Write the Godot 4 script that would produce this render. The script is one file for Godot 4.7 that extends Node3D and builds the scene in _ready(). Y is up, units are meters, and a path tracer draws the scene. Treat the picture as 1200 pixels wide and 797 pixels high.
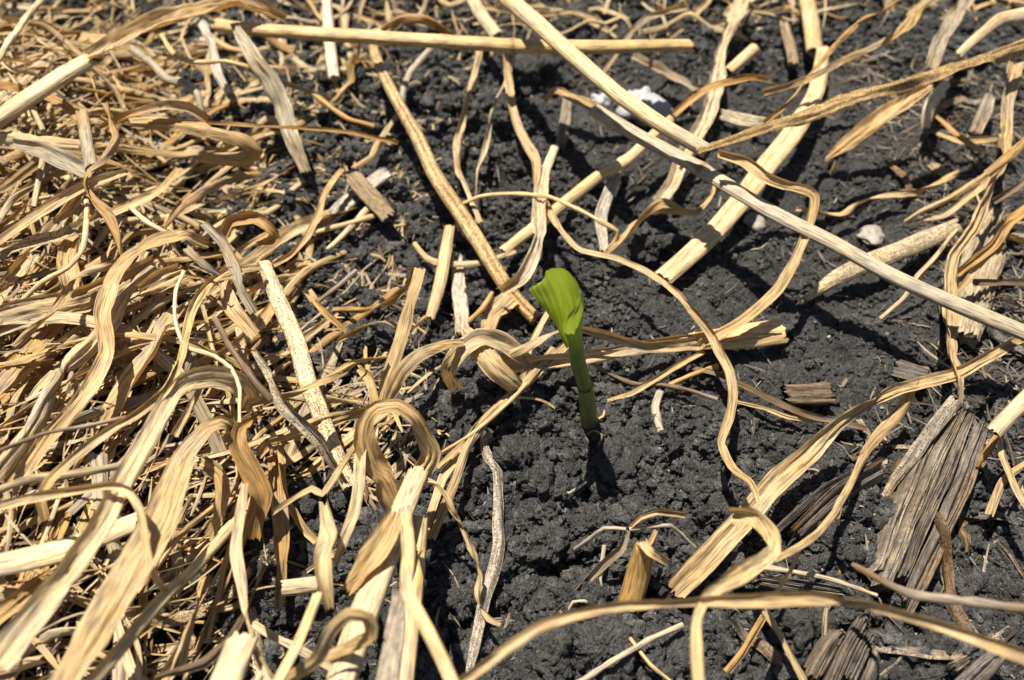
extends Node3D
# A maize seedling coming up through dark soil in straw mulch. Real size, y up, metres; the seedling's foot is the origin.

var rng := RandomNumberGenerator.new()
var noise := FastNoiseLite.new()
var cells := FastNoiseLite.new()
var taken := {}
var mats := {}

# ---------- soil relief ----------
const STEP := 0.00062
const X0 := -0.30
const X1 := 0.26
const Z0 := -0.27
const Z1 := 0.115
var nx := 0
var nz := 0
var relief := PackedFloat32Array()
var xs := PackedFloat32Array()
var zs := PackedFloat32Array()

func _ready() -> void:
	rng.seed = 20240611
	noise.seed = 7
	noise.noise_type = FastNoiseLite.TYPE_SIMPLEX_SMOOTH
	noise.fractal_type = FastNoiseLite.FRACTAL_NONE
	noise.frequency = 1.0
	cells.seed = 3
	cells.noise_type = FastNoiseLite.TYPE_CELLULAR
	cells.cellular_return_type = FastNoiseLite.RETURN_DISTANCE
	cells.cellular_jitter = 1.0
	cells.fractal_type = FastNoiseLite.FRACTAL_NONE
	cells.frequency = 1.0
	# --- camera ---
	var cam := Camera3D.new()
	cam.name = "camera"
	cam.position = Vector3(-0.02136, 0.19000, 0.11877)
	cam.rotation_degrees = Vector3(-52.0, 0, 0)
	cam.near = 0.01
	cam.far = 200.0
	var lens := CameraAttributesPhysical.new()
	lens.frustum_focal_length = 4.4
	lens.frustum_focus_distance = 0.204
	lens.exposure_aperture = 1.9
	lens.frustum_near = 0.01
	lens.frustum_far = 200.0
	cam.attributes = lens
	cam.fov = 46.0
	add_child(cam)
	cam.current = true
	# --- sky, sun, exposure ---
	var sky_mat := ProceduralSkyMaterial.new()
	sky_mat.sky_top_color = Color(0.45, 0.51, 0.61)
	sky_mat.sky_horizon_color = Color(0.77, 0.80, 0.83)
	sky_mat.sky_curve = 0.12
	sky_mat.ground_bottom_color = Color(0.16, 0.13, 0.10)
	sky_mat.ground_horizon_color = Color(0.50, 0.52, 0.52)
	sky_mat.sun_angle_max = 0.0
	var sky := Sky.new()
	sky.sky_material = sky_mat
	var env := Environment.new()
	env.background_mode = Environment.BG_SKY
	env.sky = sky
	env.background_energy_multiplier = 0.5
	env.tonemap_mode = Environment.TONE_MAPPER_LINEAR
	env.tonemap_exposure = 2.12
	env.sdfgi_enabled = true
	env.ssao_enabled = true
	env.ssil_enabled = true
	var we := WorldEnvironment.new()
	we.name = "daylight"
	we.environment = env
	add_child(we)
	var sun := DirectionalLight3D.new()
	sun.name = "sun"
	sun.light_energy = 1.6
	sun.light_color = Color(1.0, 0.97, 0.92)
	sun.light_angular_distance = 0.53
	sun.shadow_enabled = true
	add_child(sun)
	sun.look_at_from_position(Vector3(-0.22, 1.0, -0.33), Vector3.ZERO, Vector3.FORWARD)
	# --- setting ---
	make_materials()
	make_ground()
	make_crumbs()
	# --- things ---
	make_seedling()
	make_traced()
	make_heap_filler()
	make_clods()
	make_litter()

# ---------- names and tags ----------
func numbered(n: String) -> String:
	var k: int = taken.get(n, 0)
	taken[n] = k + 1
	return n if k == 0 else "%s_%03d" % [n, k]

func tag(o: Node, label: String, category: String, group := "", kind := "") -> void:
	if label: o.set_meta("label", label)
	if category: o.set_meta("category", category)
	if group: o.set_meta("group", group)
	if kind: o.set_meta("kind", kind)

func put(mesh: Mesh, called: String, m: Material, parent: Node = null) -> MeshInstance3D:
	var o := MeshInstance3D.new()
	o.mesh = mesh
	o.material_override = m
	o.cast_shadow = GeometryInstance3D.SHADOW_CASTING_SETTING_ON
	if parent == null:
		o.name = numbered(called)
		add_child(o)
	else:
		o.name = called
		parent.add_child(o, true)
	return o

# ---------- materials ----------
func sr(r: float, g: float, b: float) -> Color:
	return Color(r, g, b).linear_to_srgb()

func fibre_textures(spots: float, sd: int, strength := 1.0) -> Array:
	var w := 256
	var h := 512
	var col := Image.create(w, h, false, Image.FORMAT_RGB8)
	var hei := Image.create(w, h, false, Image.FORMAT_L8)
	var n := FastNoiseLite.new()
	n.noise_type = FastNoiseLite.TYPE_SIMPLEX
	n.fractal_type = FastNoiseLite.FRACTAL_NONE
	n.frequency = 1.0
	n.seed = sd
	for y in h:
		var a := TAU * y / h
		var ca := cos(a)
		var sa := sin(a)
		for x in w:
			var f1 := n.get_noise_3d(x * 0.34, ca * 1.4, sa * 1.4)
			var f2 := n.get_noise_3d(x * 0.12 + 50.0, ca * 0.8, sa * 0.8)
			var f3 := n.get_noise_3d(x * 0.03 + 90.0, ca * 2.2 + 7.0, sa * 2.2)
			var f4 := n.get_noise_3d(x * 0.30 + 170.0, ca * 22.0, sa * 22.0)
			var line := clampf(-f2 * 2.2 - 0.75, 0.0, 1.0)      # darker grooves between the veins
			var v := 0.86 + 0.11 * f1 + 0.07 * f2 + 0.07 * f3 + 0.06 * f4 - 0.22 * line
			v = 0.86 + (v - 0.86) * strength
			var warm := 0.05 * f3 + 0.03 * f2
			var c := Color(v, v * (0.985 - warm * 0.5), v * (0.96 - warm * 1.6))
			if spots > 0.0:
				var s1 := n.get_noise_3d(x * 0.055 + 300.0, ca * 14.0, sa * 14.0)
				var s2 := n.get_noise_3d(x * 0.16 + 400.0, ca * 40.0, sa * 40.0)
				var k := clampf((s1 + 0.5 * s2 - (1.02 - spots)) * 5.0, 0.0, 1.0) * 0.72
				c = c.lerp(Color(0.24, 0.20, 0.17), k)
				var s3 := n.get_noise_3d(x * 0.02 + 500.0, ca * 3.0, sa * 3.0)
				c = c.lerp(Color(0.62, 0.60, 0.58), clampf(s3 * 1.5 - 0.1, 0.0, 0.5))
			col.set_pixel(x, y, c)
			var hh := clampf(0.5 + 0.28 * f2 + 0.18 * f1 + 0.05 * f4, 0.0, 1.0)
			hei.set_pixel(x, y, Color(hh, hh, hh))
	return [ImageTexture.create_from_image(col), ImageTexture.create_from_image(hei)]

func fibre_material(tex: Array, rough: float, back: Color, relief_cm: float) -> StandardMaterial3D:
	var m := StandardMaterial3D.new()
	m.vertex_color_use_as_albedo = true
	m.albedo_texture = tex[0]
	m.roughness = rough
	m.metallic_specular = 0.35
	m.cull_mode = BaseMaterial3D.CULL_DISABLED
	m.heightmap_enabled = true
	m.heightmap_texture = tex[1]
	m.heightmap_scale = relief_cm
	if back.r > 0.0:
		m.backlight_enabled = true
		m.backlight = back
	return m

func noise_image(size: int, freqs: Array, lo: float, hi: float, sd: int) -> ImageTexture:
	var im := Image.create(size, size, false, Image.FORMAT_RGB8)
	var n := FastNoiseLite.new()
	n.noise_type = FastNoiseLite.TYPE_SIMPLEX
	n.fractal_type = FastNoiseLite.FRACTAL_NONE
	n.frequency = 1.0
	n.seed = sd
	for y in size:
		var ay := TAU * y / size
		for x in size:
			var ax := TAU * x / size
			var v := 0.0
			var amp := 0.6
			for f: float in freqs:
				v += amp * n.get_noise_3d(cos(ax) * f + sin(ay) * f * 0.73, sin(ax) * f + cos(ay) * f * 0.61, sin(ay) * f * 0.8 + cos(ax) * 0.4 * f)
				amp *= 0.75
			v = clampf(0.5 + v, 0.0, 1.0)
			var g := lerpf(lo, hi, v)
			im.set_pixel(x, y, Color(g, g, g * 1.0))
	return ImageTexture.create_from_image(im)

func make_materials() -> void:
	var clean := fibre_textures(0.0, 11)
	var dirty := fibre_textures(0.62, 23)
	mats.leaf = fibre_material(clean, 0.48, Color(0.72, 0.62, 0.42), 0.016)
	mats.leaf_dirt = fibre_material(dirty, 0.6, Color(0.62, 0.54, 0.38), 0.016)
	mats.stalk = fibre_material(clean, 0.50, Color(0, 0, 0), 0.010)
	mats.stalk_dirt = fibre_material(dirty, 0.5, Color(0, 0, 0), 0.010)
	var grey := fibre_textures(0.3, 31)
	mats.wood = fibre_material(grey, 0.85, Color(0, 0, 0), 0.03)
	var soft := fibre_textures(0.0, 41, 0.32)
	mats.green = fibre_material(soft, 0.38, Color(0.98, 1.0, 0.62), 0.004)
	mats.green_stem = fibre_material(soft, 0.36, Color(0.4, 0.5, 0.2), 0.004)
	var grain := noise_image(512, [2.0, 5.0, 11.0], 0.5, 1.0, 5)
	var bump := noise_image(512, [2.2, 5.5, 12.0], 0.0, 1.0, 9)
	for k in ["soil", "crumb"]:
		var m := StandardMaterial3D.new()
		m.albedo_texture = grain
		m.vertex_color_use_as_albedo = true
		m.roughness = 0.78
		m.metallic_specular = 0.5
		m.uv1_triplanar = true
		m.uv1_world_triplanar = true
		m.uv1_scale = Vector3.ONE * 61.0
		m.heightmap_enabled = true
		m.heightmap_texture = bump
		m.heightmap_scale = 0.09
		mats[k] = m
	var stone := StandardMaterial3D.new()
	stone.albedo_texture = grain
	stone.vertex_color_use_as_albedo = true
	stone.roughness = 0.6
	stone.uv1_triplanar = true
	stone.uv1_scale = Vector3.ONE * 90.0
	mats.stone = stone

# linear base colours
func tint(c: String) -> Color:
	match c:
		"p": return Color(0.72, 0.575, 0.35)
		"t": return Color(0.65, 0.475, 0.245)
		"g": return Color(0.52, 0.325, 0.125)
		"y": return Color(0.47, 0.40, 0.30)
		"w": return Color(0.68, 0.61, 0.49)
		"d": return Color(0.235, 0.205, 0.18)
		"k": return Color(0.15, 0.135, 0.12)
		"b": return Color(0.20, 0.135, 0.08)
	return Color(0.5, 0.4, 0.2)

# ---------- ground ----------
func packed(x: float, z: float) -> float:   # 1 where the soil is trodden flat, 0 where it is loose
	var a := smoothstep(0.005, 0.035, x - 0.25 * z) * smoothstep(-0.19, -0.15, z) * (1.0 - smoothstep(-0.005, 0.02, z))
	return a

func soil(x: float, z: float) -> float:
	var mx := x * 1000.0
	var mz := z * 1000.0
	var p := packed(x, z)
	var wx := mx + 2.2 * noise.get_noise_2d(mx * 0.11, mz * 0.11 + 40.0)
	var wz := mz + 2.2 * noise.get_noise_2d(mx * 0.11 + 80.0, mz * 0.11)
	var h := 2.6 * noise.get_noise_2d(mx * 0.016, mz * 0.016 + 9.0)
	h += 2.0 * noise.get_noise_2d(mx * 0.04 + 33.0, mz * 0.04)
	h += lerpf(5.4, 1.6, p) * (absf(noise.get_noise_2d(wx * 0.055, wz * 0.055)) - 0.3)
	# packed grains: rounded tops, sharp gaps
	var d1 := cells.get_noise_2d(wx * 0.13, wz * 0.13) + 1.0
	var d2c := cells.get_noise_2d(wx * 0.40 + 31.0, wz * lerpf(0.40, 0.52, p)) + 1.0
	var chunky := clampf(0.75 + 0.9 * noise.get_noise_2d(mx * 0.03 + 70.0, mz * 0.03 + 20.0), 0.25, 1.5)
	h += lerpf(4.8, 0.8, p) * chunky * (0.35 - d1 * d1)
	h += lerpf(1.7, 0.5, p) * (0.35 - d2c * d2c)
	h += lerpf(0.55, 0.45, p) * noise.get_noise_2d(mx * 0.8 + 5.0, mz * 0.8)
	# shallow cracks in the flat part
	if p > 0.05:
		var cr := absf(noise.get_noise_2d(wx * 0.035 + 200.0, wz * 0.06 + 70.0))
		h -= p * 2.2 * (1.0 - smoothstep(0.0, 0.07, cr))
	# hollows beside the arch and under the straws, and the small mound round the seedling
	h -= 7.0 * exp(-((mx + 62.0) ** 2 / 500.0 + (mz - 4.0) ** 2 / 700.0))
	h -= 5.0 * exp(-((mx + 42.0) ** 2 / 300.0 + (mz - 45.0) ** 2 / 900.0))
	h -= 6.0 * exp(-((mx + 45.0) ** 2 / 700.0 + (mz + 70.0) ** 2 / 300.0))
	var d2 := mx * mx + mz * mz
	h = h * (1.0 - 0.8 * exp(-d2 / 60.0))
	return h * 0.001

func soil_at(x: float, z: float) -> float:   # from the relief grid
	var fx := clampf((x - X0) / STEP, 0.0, nx - 1.001)
	var fz := clampf((z - Z0) / STEP, 0.0, nz - 1.001)
	var i := int(fx)
	var j := int(fz)
	fx -= i
	fz -= j
	var k := j * nx + i
	return lerpf(lerpf(relief[k], relief[k + 1], fx), lerpf(relief[k + nx], relief[k + nx + 1], fx), fz)

func make_ground() -> void:
	nx = int((X1 - X0) / STEP) + 1
	nz = int((Z1 - Z0) / STEP) + 1
	relief.resize(nx * nz)
	for j in nz:
		var z := Z0 + j * STEP
		for i in nx:
			relief[j * nx + i] = soil(X0 + i * STEP, z)
	# the fine grid goes on outwards in ever wider steps
	var far := 24
	for i in far:
		xs.append(X0 - 0.004 * (pow(1.42, far - i) - 1.0))
	for i in nx:
		xs.append(X0 + i * STEP)
	for i in far:
		xs.append(X0 + (nx - 1) * STEP + 0.004 * (pow(1.42, i + 1) - 1.0))
	for j in far:
		zs.append(Z0 - 0.004 * (pow(1.42, far - j) - 1.0))
	for j in nz:
		zs.append(Z0 + j * STEP)
	for j in far:
		zs.append(Z0 + (nz - 1) * STEP + 0.004 * (pow(1.42, j + 1) - 1.0))
	var cx := xs.size()
	var cz := zs.size()
	var hh := PackedFloat32Array()
	hh.resize(cx * cz)
	for j in cz:
		var fj := j - far
		for i in cx:
			var fi := i - far
			if fi >= 0 and fi < nx and fj >= 0 and fj < nz:
				hh[j * cx + i] = relief[fj * nx + fi]
			else:
				var dist := maxf(maxf(X0 - xs[i], xs[i] - X1), maxf(Z0 - zs[j], zs[j] - Z1))
				hh[j * cx + i] = soil(xs[i], zs[j]) * exp(-maxf(dist, 0.0) * 2.0)
	var v := PackedVector3Array()
	var nn := PackedVector3Array()
	var cc := PackedColorArray()
	v.resize(cx * cz)
	nn.resize(cx * cz)
	cc.resize(cx * cz)
	for j in cz:
		var ja := maxi(j - 1, 0)
		var jb := mini(j + 1, cz - 1)
		for i in cx:
			var k := j * cx + i
			var ia := maxi(i - 1, 0)
			var ib := mini(i + 1, cx - 1)
			v[k] = Vector3(xs[i], hh[k], zs[j])
			nn[k] = Vector3(-(hh[j * cx + ib] - hh[j * cx + ia]) / (xs[ib] - xs[ia]), 1.0, -(hh[jb * cx + i] - hh[ja * cx + i]) / (zs[jb] - zs[ja])).normalized()
			var t := 0.070 + 0.014 * noise.get_noise_2d(xs[i] * 60.0, zs[j] * 60.0) + 0.012 * noise.get_noise_2d(xs[i] * 300.0, zs[j] * 300.0)
			cc[k] = Color(t, t * 0.95, t * 0.89)
	var ix := PackedInt32Array()
	ix.resize((cx - 1) * (cz - 1) * 6)
	var q := 0
	for j in cz - 1:
		for i in cx - 1:
			var a := j * cx + i
			ix[q] = a
			ix[q + 1] = a + 1
			ix[q + 2] = a + cx
			ix[q + 3] = a + 1
			ix[q + 4] = a + cx + 1
			ix[q + 5] = a + cx
			q += 6
	var arr := []
	arr.resize(Mesh.ARRAY_MAX)
	arr[Mesh.ARRAY_VERTEX] = v
	arr[Mesh.ARRAY_NORMAL] = nn
	arr[Mesh.ARRAY_COLOR] = cc
	arr[Mesh.ARRAY_INDEX] = ix
	var me := ArrayMesh.new()
	me.add_surface_from_arrays(Mesh.PRIMITIVE_TRIANGLES, arr)
	var o := put(me, "ground", mats.soil)
	tag(o, "dark crumbly soil showing between the straws", "soil", "", "structure")

# ---------- lumps: crumbs, clods, stones ----------
func lump(sub: int, rough: float, fine: float, sd: float, flat := 1.0, c := Color(1, 1, 1)) -> ArrayMesh:
	var sm := SphereMesh.new()
	sm.radius = 1.0
	sm.height = 2.0
	sm.radial_segments = sub * 2
	sm.rings = sub
	var src := sm.get_mesh_arrays()
	var v: PackedVector3Array = src[Mesh.ARRAY_VERTEX]
	var ids: PackedInt32Array = src[Mesh.ARRAY_INDEX]
	var st := SurfaceTool.new()
	st.begin(Mesh.PRIMITIVE_TRIANGLES)
	st.set_smooth_group(0)
	var moved := PackedVector3Array()
	for p in v:
		var d := p.normalized()
		var r := 1.0 + rough * noise.get_noise_3d(d.x * 0.9 + sd, d.y * 0.9, d.z * 0.9)
		r += rough * 0.6 * (absf(noise.get_noise_3d(d.x * 1.9, d.y * 1.9 + sd, d.z * 1.9)) - 0.3)
		r += fine * (absf(noise.get_noise_3d(d.x * 5.0, d.y * 5.0, d.z * 5.0 + sd)) - 0.3)
		if fine > 0.1:
			r += fine * 0.5 * noise.get_noise_3d(d.x * 13.0, d.y * 13.0, d.z * 13.0 + sd)
		moved.append(Vector3(d.x * r, d.y * r * flat, d.z * r))
	for i in ids:
		st.set_color(c)
		st.add_vertex(moved[i])
	st.index()
	st.generate_normals()
	return st.commit()

func make_crumbs() -> void:
	var holder := Node3D.new()
	holder.name = "soil_crumbs"
	add_child(holder)
	tag(holder, "loose dark soil crumbs scattered over the ground", "soil crumbs", "", "stuff")
	var shapes := []
	for k in 5:
		shapes.append(lump(6, 0.75, 0.35, 3.7 * k))
	var lists := [[], [], [], [], []]
	var tries := 0
	var made := 0
	while made < 150000 and tries < 900000:
		tries += 1
		# thicker near the camera, where each crumb shows larger
		var z := 0.09 - 0.34 * pow(rng.randf(), 1.25)
		var half := 0.125 + (0.09 - z) * 0.42
		var x := -0.021 + rng.randf_range(-half, half)
		var p := packed(x, z)
		var cl := noise.get_noise_2d(x * 85.0, z * 85.0)
		var loose := clampf(0.55 + 0.9 * cl, 0.08, 1.0) * lerpf(1.0, 0.10, p)
		if rng.randf() > loose:
			continue
		var r := 0.00040 + 0.0012 * pow(rng.randf(), 2.6) * lerpf(1.0, 0.55, p)
		if rng.randf() < 0.012:
			r *= 1.9
		var b := Basis.from_euler(Vector3(rng.randf() * TAU, rng.randf() * TAU, rng.randf() * TAU)).scaled(Vector3(rng.randf_range(0.8, 1.25), rng.randf_range(0.65, 1.0), rng.randf_range(0.8, 1.25)) * r)
		var t := 0.048 + 0.105 * pow(rng.randf(), 1.6)
		var c := Color(t, t * 0.95, t * 0.89)
		if r < 0.0007 and rng.randf() < 0.016:
			c = Color(0.50, 0.46, 0.40) if rng.randf() < 0.6 else Color(0.34, 0.25, 0.14)
		lists[rng.randi() % 5].append([Transform3D(b, Vector3(x, soil_at(x, z) + r * 0.5, z)), c])
		made += 1
	for k in 5:
		var mm := MultiMesh.new()
		mm.transform_format = MultiMesh.TRANSFORM_3D
		mm.use_colors = true
		mm.mesh = shapes[k]
		mm.instance_count = lists[k].size()
		for i in lists[k].size():
			mm.set_instance_transform(i, lists[k][i][0])
			mm.set_instance_color(i, lists[k][i][1])
		var o := MultiMeshInstance3D.new()
		o.name = "crumbs"
		o.multimesh = mm
		o.material_override = mats.crumb
		o.set_meta("kind", "stuff")
		holder.add_child(o, true)

# ---------- sweeps: leaves, stalks, wood ----------
func curve_points(pts: PackedVector3Array, step: float) -> PackedVector3Array:
	var out := PackedVector3Array()
	var n := pts.size()
	for i in n - 1:
		var p1 := pts[i]
		var p2 := pts[i + 1]
		var p0 := pts[i - 1] if i > 0 else p1 * 2.0 - p2
		var p3 := pts[i + 2] if i + 2 < n else p2 * 2.0 - p1
		# centripetal weights keep bends round where the points are uneven
		var d1 := maxf(p1.distance_to(p2), 1e-5)
		var m1 := (p2 - p0) / maxf(p0.distance_to(p1) + d1, 1e-5) * d1 * 0.68
		var m2 := (p3 - p1) / maxf(p2.distance_to(p3) + d1, 1e-5) * d1 * 0.68
		var c := maxi(2, int(d1 / step))
		for k in c:
			var t := float(k) / c
			var t2 := t * t
			var t3 := t2 * t
			out.append(p1 * (2.0 * t3 - 3.0 * t2 + 1.0) + m1 * (t3 - 2.0 * t2 + t) + p2 * (-2.0 * t3 + 3.0 * t2) + m2 * (t3 - t2))
	out.append(pts[n - 1])
	return out

func at_t(list: PackedFloat32Array, t: float) -> float:
	var n := list.size()
	if n == 1:
		return list[0]
	var f := clampf(t, 0.0, 1.0) * (n - 1)
	var i := mini(int(f), n - 2)
	f -= i
	f = f * f * (3.0 - 2.0 * f)
	return lerpf(list[i], list[i + 1], f)

# kind: "B" leaf (open section), "S" stalk, "F" twig, "W" wood (closed sections)
func sweep(kind: String, pts: PackedVector3Array, wid: PackedFloat32Array, col: Color, o: Dictionary) -> ArrayMesh:
	var sd := rng.randf() * 500.0
	var coarse := o.has("coarse")
	var step := 0.0028 if coarse else (0.0016 if kind != "F" else 0.0020)
	var line := curve_points(pts, step)
	var n := line.size()
	var face: Vector3 = o.get("face", Vector3(0.0, 0.9, 0.43))
	var twist: float = (o.get("twist", 0.0) if o.get("twist", 0.0) > 0.6 else 0.0) * TAU
	if rng.randf() < 0.5:
		twist = -twist
	var roll0: float = o.get("roll", rng.randf_range(-0.30, 0.30))
	var cup: float = o.get("cup", 0.3)
	if rng.randf() < 0.35:
		cup = -cup
	var len := 0.0
	var along := PackedFloat32Array()
	along.append(0.0)
	for i in range(1, n):
		len += line[i].distance_to(line[i - 1])
		along.append(len)
	var wmax := 0.0
	for q in wid:
		wmax = maxf(wmax, q)
	var m := 0
	var closed := kind != "B"
	match kind:
		"B": m = clampi(int(wmax / 0.00040), 8, 24)
		"S": m = 14 if coarse else 30
		"F": m = 8
		"W": m = 26
	# vein heights across the section, two sets that fade into each other along the length
	var va := PackedFloat32Array()
	var vb := PackedFloat32Array()
	var ends := PackedFloat32Array()
	for j in m:
		var alt := 0.55 if j % 2 == 0 else -0.55
		va.append(alt + rng.randf_range(-0.8, 0.8))
		vb.append(alt + rng.randf_range(-0.8, 0.8))
		ends.append(rng.randf_range(-1.0, 1.0))
	var rib := 0.00012 + wmax * 0.011
	var fray: float = 0.0022 if o.has("fray") else clampf(wmax * 0.22, 0.0005, 0.0014)
	if kind == "W":
		fray = 0.0022
	var pleat: float = o.get("pleat", rng.randf_range(0.35, 0.85))
	var flat: float = o.get("flat", 0.75)
	var ridge_depth: float = o.get("ridge", 0.22)
	var thick: float = o.get("thick", 2.0) * 0.001
	var node: float = o.get("node", -1.0)
	var v := PackedVector3Array()
	var nn := PackedVector3Array()
	var uv := PackedVector2Array()
	var cc := PackedColorArray()
	var rows := n
	v.resize(rows * m)
	nn.resize(rows * m)
	uv.resize(rows * m)
	cc.resize(rows * m)
	# creases: places where a dry leaf turns, pinches and bends at once
	var crease_s := PackedFloat32Array()
	var crease_a := PackedFloat32Array()
	var at_s := rng.randf_range(4.0, 22.0)
	while kind == "B" and at_s < len * 1000.0:
		crease_s.append(at_s)
		crease_a.append(rng.randfn(0.0, 0.44))
		at_s += rng.randf_range(7.0, 30.0)
	var prev := Vector3.ZERO
	var u0 := rng.randf()
	var v0 := rng.randf()
	var tone := 1.0 + rng.randf_range(-0.16, 0.14)
	var warm := rng.randf_range(-0.06, 0.06)
	var base := Color(col.r * tone, col.g * tone * (1.0 - warm * 0.4), col.b * tone * (1.0 - warm * 2.0))
	var other := base.lerp(Color(0.40, 0.23, 0.08), 0.38) if rng.randf() < 0.5 else base.lerp(Color(0.46, 0.41, 0.34), 0.5)
	for i in rows:
		var t := along[i] / len
		var s := along[i] * 1000.0
		var tan := (line[mini(i + 1, n - 1)] - line[maxi(i - 1, 0)]).normalized()
		var nr := face - tan * face.dot(tan)
		if nr.length() < 0.25 and prev != Vector3.ZERO:
			nr = prev - tan * prev.dot(tan)
		elif prev != Vector3.ZERO:
			nr = nr.normalized() * 0.55 + (prev - tan * prev.dot(tan)).normalized() * 0.45
			nr = nr - tan * nr.dot(tan)
		nr = nr.normalized()
		prev = nr
		var side := tan.cross(nr).normalized()
		var a := roll0 + twist * t + 0.22 * noise.get_noise_2d(s * 0.025, sd) * (1.0 if kind == "B" else 0.3)
		var N: Vector3
		var S: Vector3
		var w := at_t(wid, t) * 0.5
		for q in crease_s.size():
			var ds := s - crease_s[q]
			a += crease_a[q] * smoothstep(-1.6, 1.6, ds) * exp(-maxf(ds, 0.0) * 0.06)
			w *= 1.0 - 0.16 * absf(crease_a[q]) * 2.0 * exp(-ds * ds * 0.35)
		N = nr.rotated(tan, a)
		S = side.rotated(tan, a)
		var org := line[i] + (N * noise.get_noise_2d(s * 0.07, sd + 130.0) + S * noise.get_noise_2d(s * 0.05, sd + 160.0)) * (0.00008 if kind == "S" else 0.00025)
		var wob := 1.0 + (0.025 if kind == "S" else 0.05) * noise.get_noise_2d(s * 0.06, sd + 20.0)
		var cu := cup * (1.0 + 0.8 * noise.get_noise_2d(s * 0.045, sd + 40.0))
		var mixv := 0.5 + 0.5 * sin(s * 0.05 + sd)
		var stain := clampf(noise.get_noise_2d(s * 0.035, sd + 90.0) * 2.0, 0.0, 0.95)
		var at_end := 0.0
		if i == 0: at_end = -1.0
		elif i == rows - 1: at_end = 1.0
		for j in m:
			var k := i * m + j
			var rv := lerpf(va[j], vb[j], mixv) * rib
			var p: Vector3
			if kind == "B":
				var u := 2.0 * j / (m - 1) - 1.0
				var edge := 1.0
				if absf(u) > 0.8:
					edge = 1.0 + 0.05 * noise.get_noise_2d(s * 0.16, sd + 60.0 * signf(u))
				var lift := cu * (u * u - 0.35) * w
				if o.has("fold"):
					lift = 0.5 * (absf(u) - 0.5) * w
				lift += w * pleat * (0.42 * noise.get_noise_2d(u * 1.2 + sd, s * 0.014) + 0.17 * noise.get_noise_2d(u * 3.2 + sd, s * 0.022 + 50.0) + 0.13 * noise.get_noise_2d(u * 1.5 + sd, s * 0.18))      # folds along the leaf and small crumples across it
				p = org + S * (u * w * wob * edge * sqrt(maxf(1.0 - 0.35 * cu * cu, 0.3))) + N * (lift + rv)
			elif kind == "S" or kind == "F":
				var ph := TAU * j / m
				var r := w * wob
				if node >= 0.0:
					var dn := (t - node) * len / (wmax * 0.35)
					r *= 1.0 + 0.16 * exp(-dn * dn)
				var rr := r + rv * (1.15 if kind == "S" else 0.2)
				if kind == "F":
					rr *= 1.0 + 0.25 * noise.get_noise_2d(s * 0.35, sd)
				var up := sin(ph)
				var fl := flat if kind == "S" else 0.8
				if o.has("groove") and up > 0.0:
					up *= 1.0 - 0.55 * exp(-pow(cos(ph) / 0.22, 2.0))
				p = org + S * (cos(ph) * rr) + N * (up * rr * fl)
			else:
				var top := 18
				if j < top:
					var u := 1.0 - 2.0 * j / (top - 1)
					var ridge := lerpf(va[j], vb[j], clampf(mixv * 0.4, 0.0, 1.0)) * ridge_depth * thick + 0.07 * thick * noise.get_noise_2d(s * 0.07, j * 3.0 + sd)
					if absf(u) > 0.97: ridge -= 0.35 * thick
					p = org + S * (u * w * wob) + N * (ridge)
				else:
					var u := -1.0 + 2.0 * (j - top + 0.5) / (m - top)
					p = org + S * (u * w * 0.98) - N * thick
			if at_end != 0.0 and kind != "F":
				p += tan * (ends[j] * fray * (0.5 + 0.5 * at_end * ends[(j + 3) % m]))
			v[k] = p
			uv[k] = Vector2(u0 + (float(j) / m) * w * 2.0 * (2.2 if closed else 1.0) / 0.009, v0 + s / 55.0)
			var cst := stain * (0.9 + 0.1 * va[j])
			var c_here := base.lerp(other, clampf(cst, 0.0, 1.0))
			if node >= 0.0:      # the brown ring of a straw joint
				var dj := (t - node) * len * 1000.0
				c_here = c_here.lerp(Color(0.24, 0.14, 0.05), 0.65 * exp(-dj * dj * 1.4))
			cc[k] = c_here
	if o.has("taper"):
		pass
	for i in rows:
		var ia := maxi(i - 1, 0)
		var ib := mini(i + 1, rows - 1)
		for j in m:
			var ja := j - 1
			var jb := j + 1
			if closed:
				ja = (j - 1 + m) % m
				jb = (j + 1) % m
			else:
				ja = maxi(ja, 0)
				jb = mini(jb, m - 1)
			var du := v[i * m + jb] - v[i * m + ja]
			var dv := v[ib * m + j] - v[ia * m + j]
			var q := dv.cross(du) if kind != "B" else du.cross(dv) * -1.0
			nn[i * m + j] = q.normalized() if q.length() > 1e-14 else Vector3.UP
	var ix := PackedInt32Array()
	var cols := m if closed else m - 1
	for i in rows - 1:
		for j in cols:
			var j2 := (j + 1) % m
			var a := i * m + j
			var b := i * m + j2
			var c := (i + 1) * m + j
			var d := (i + 1) * m + j2
			ix.append_array(PackedInt32Array([a, b, c, b, d, c]))
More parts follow.
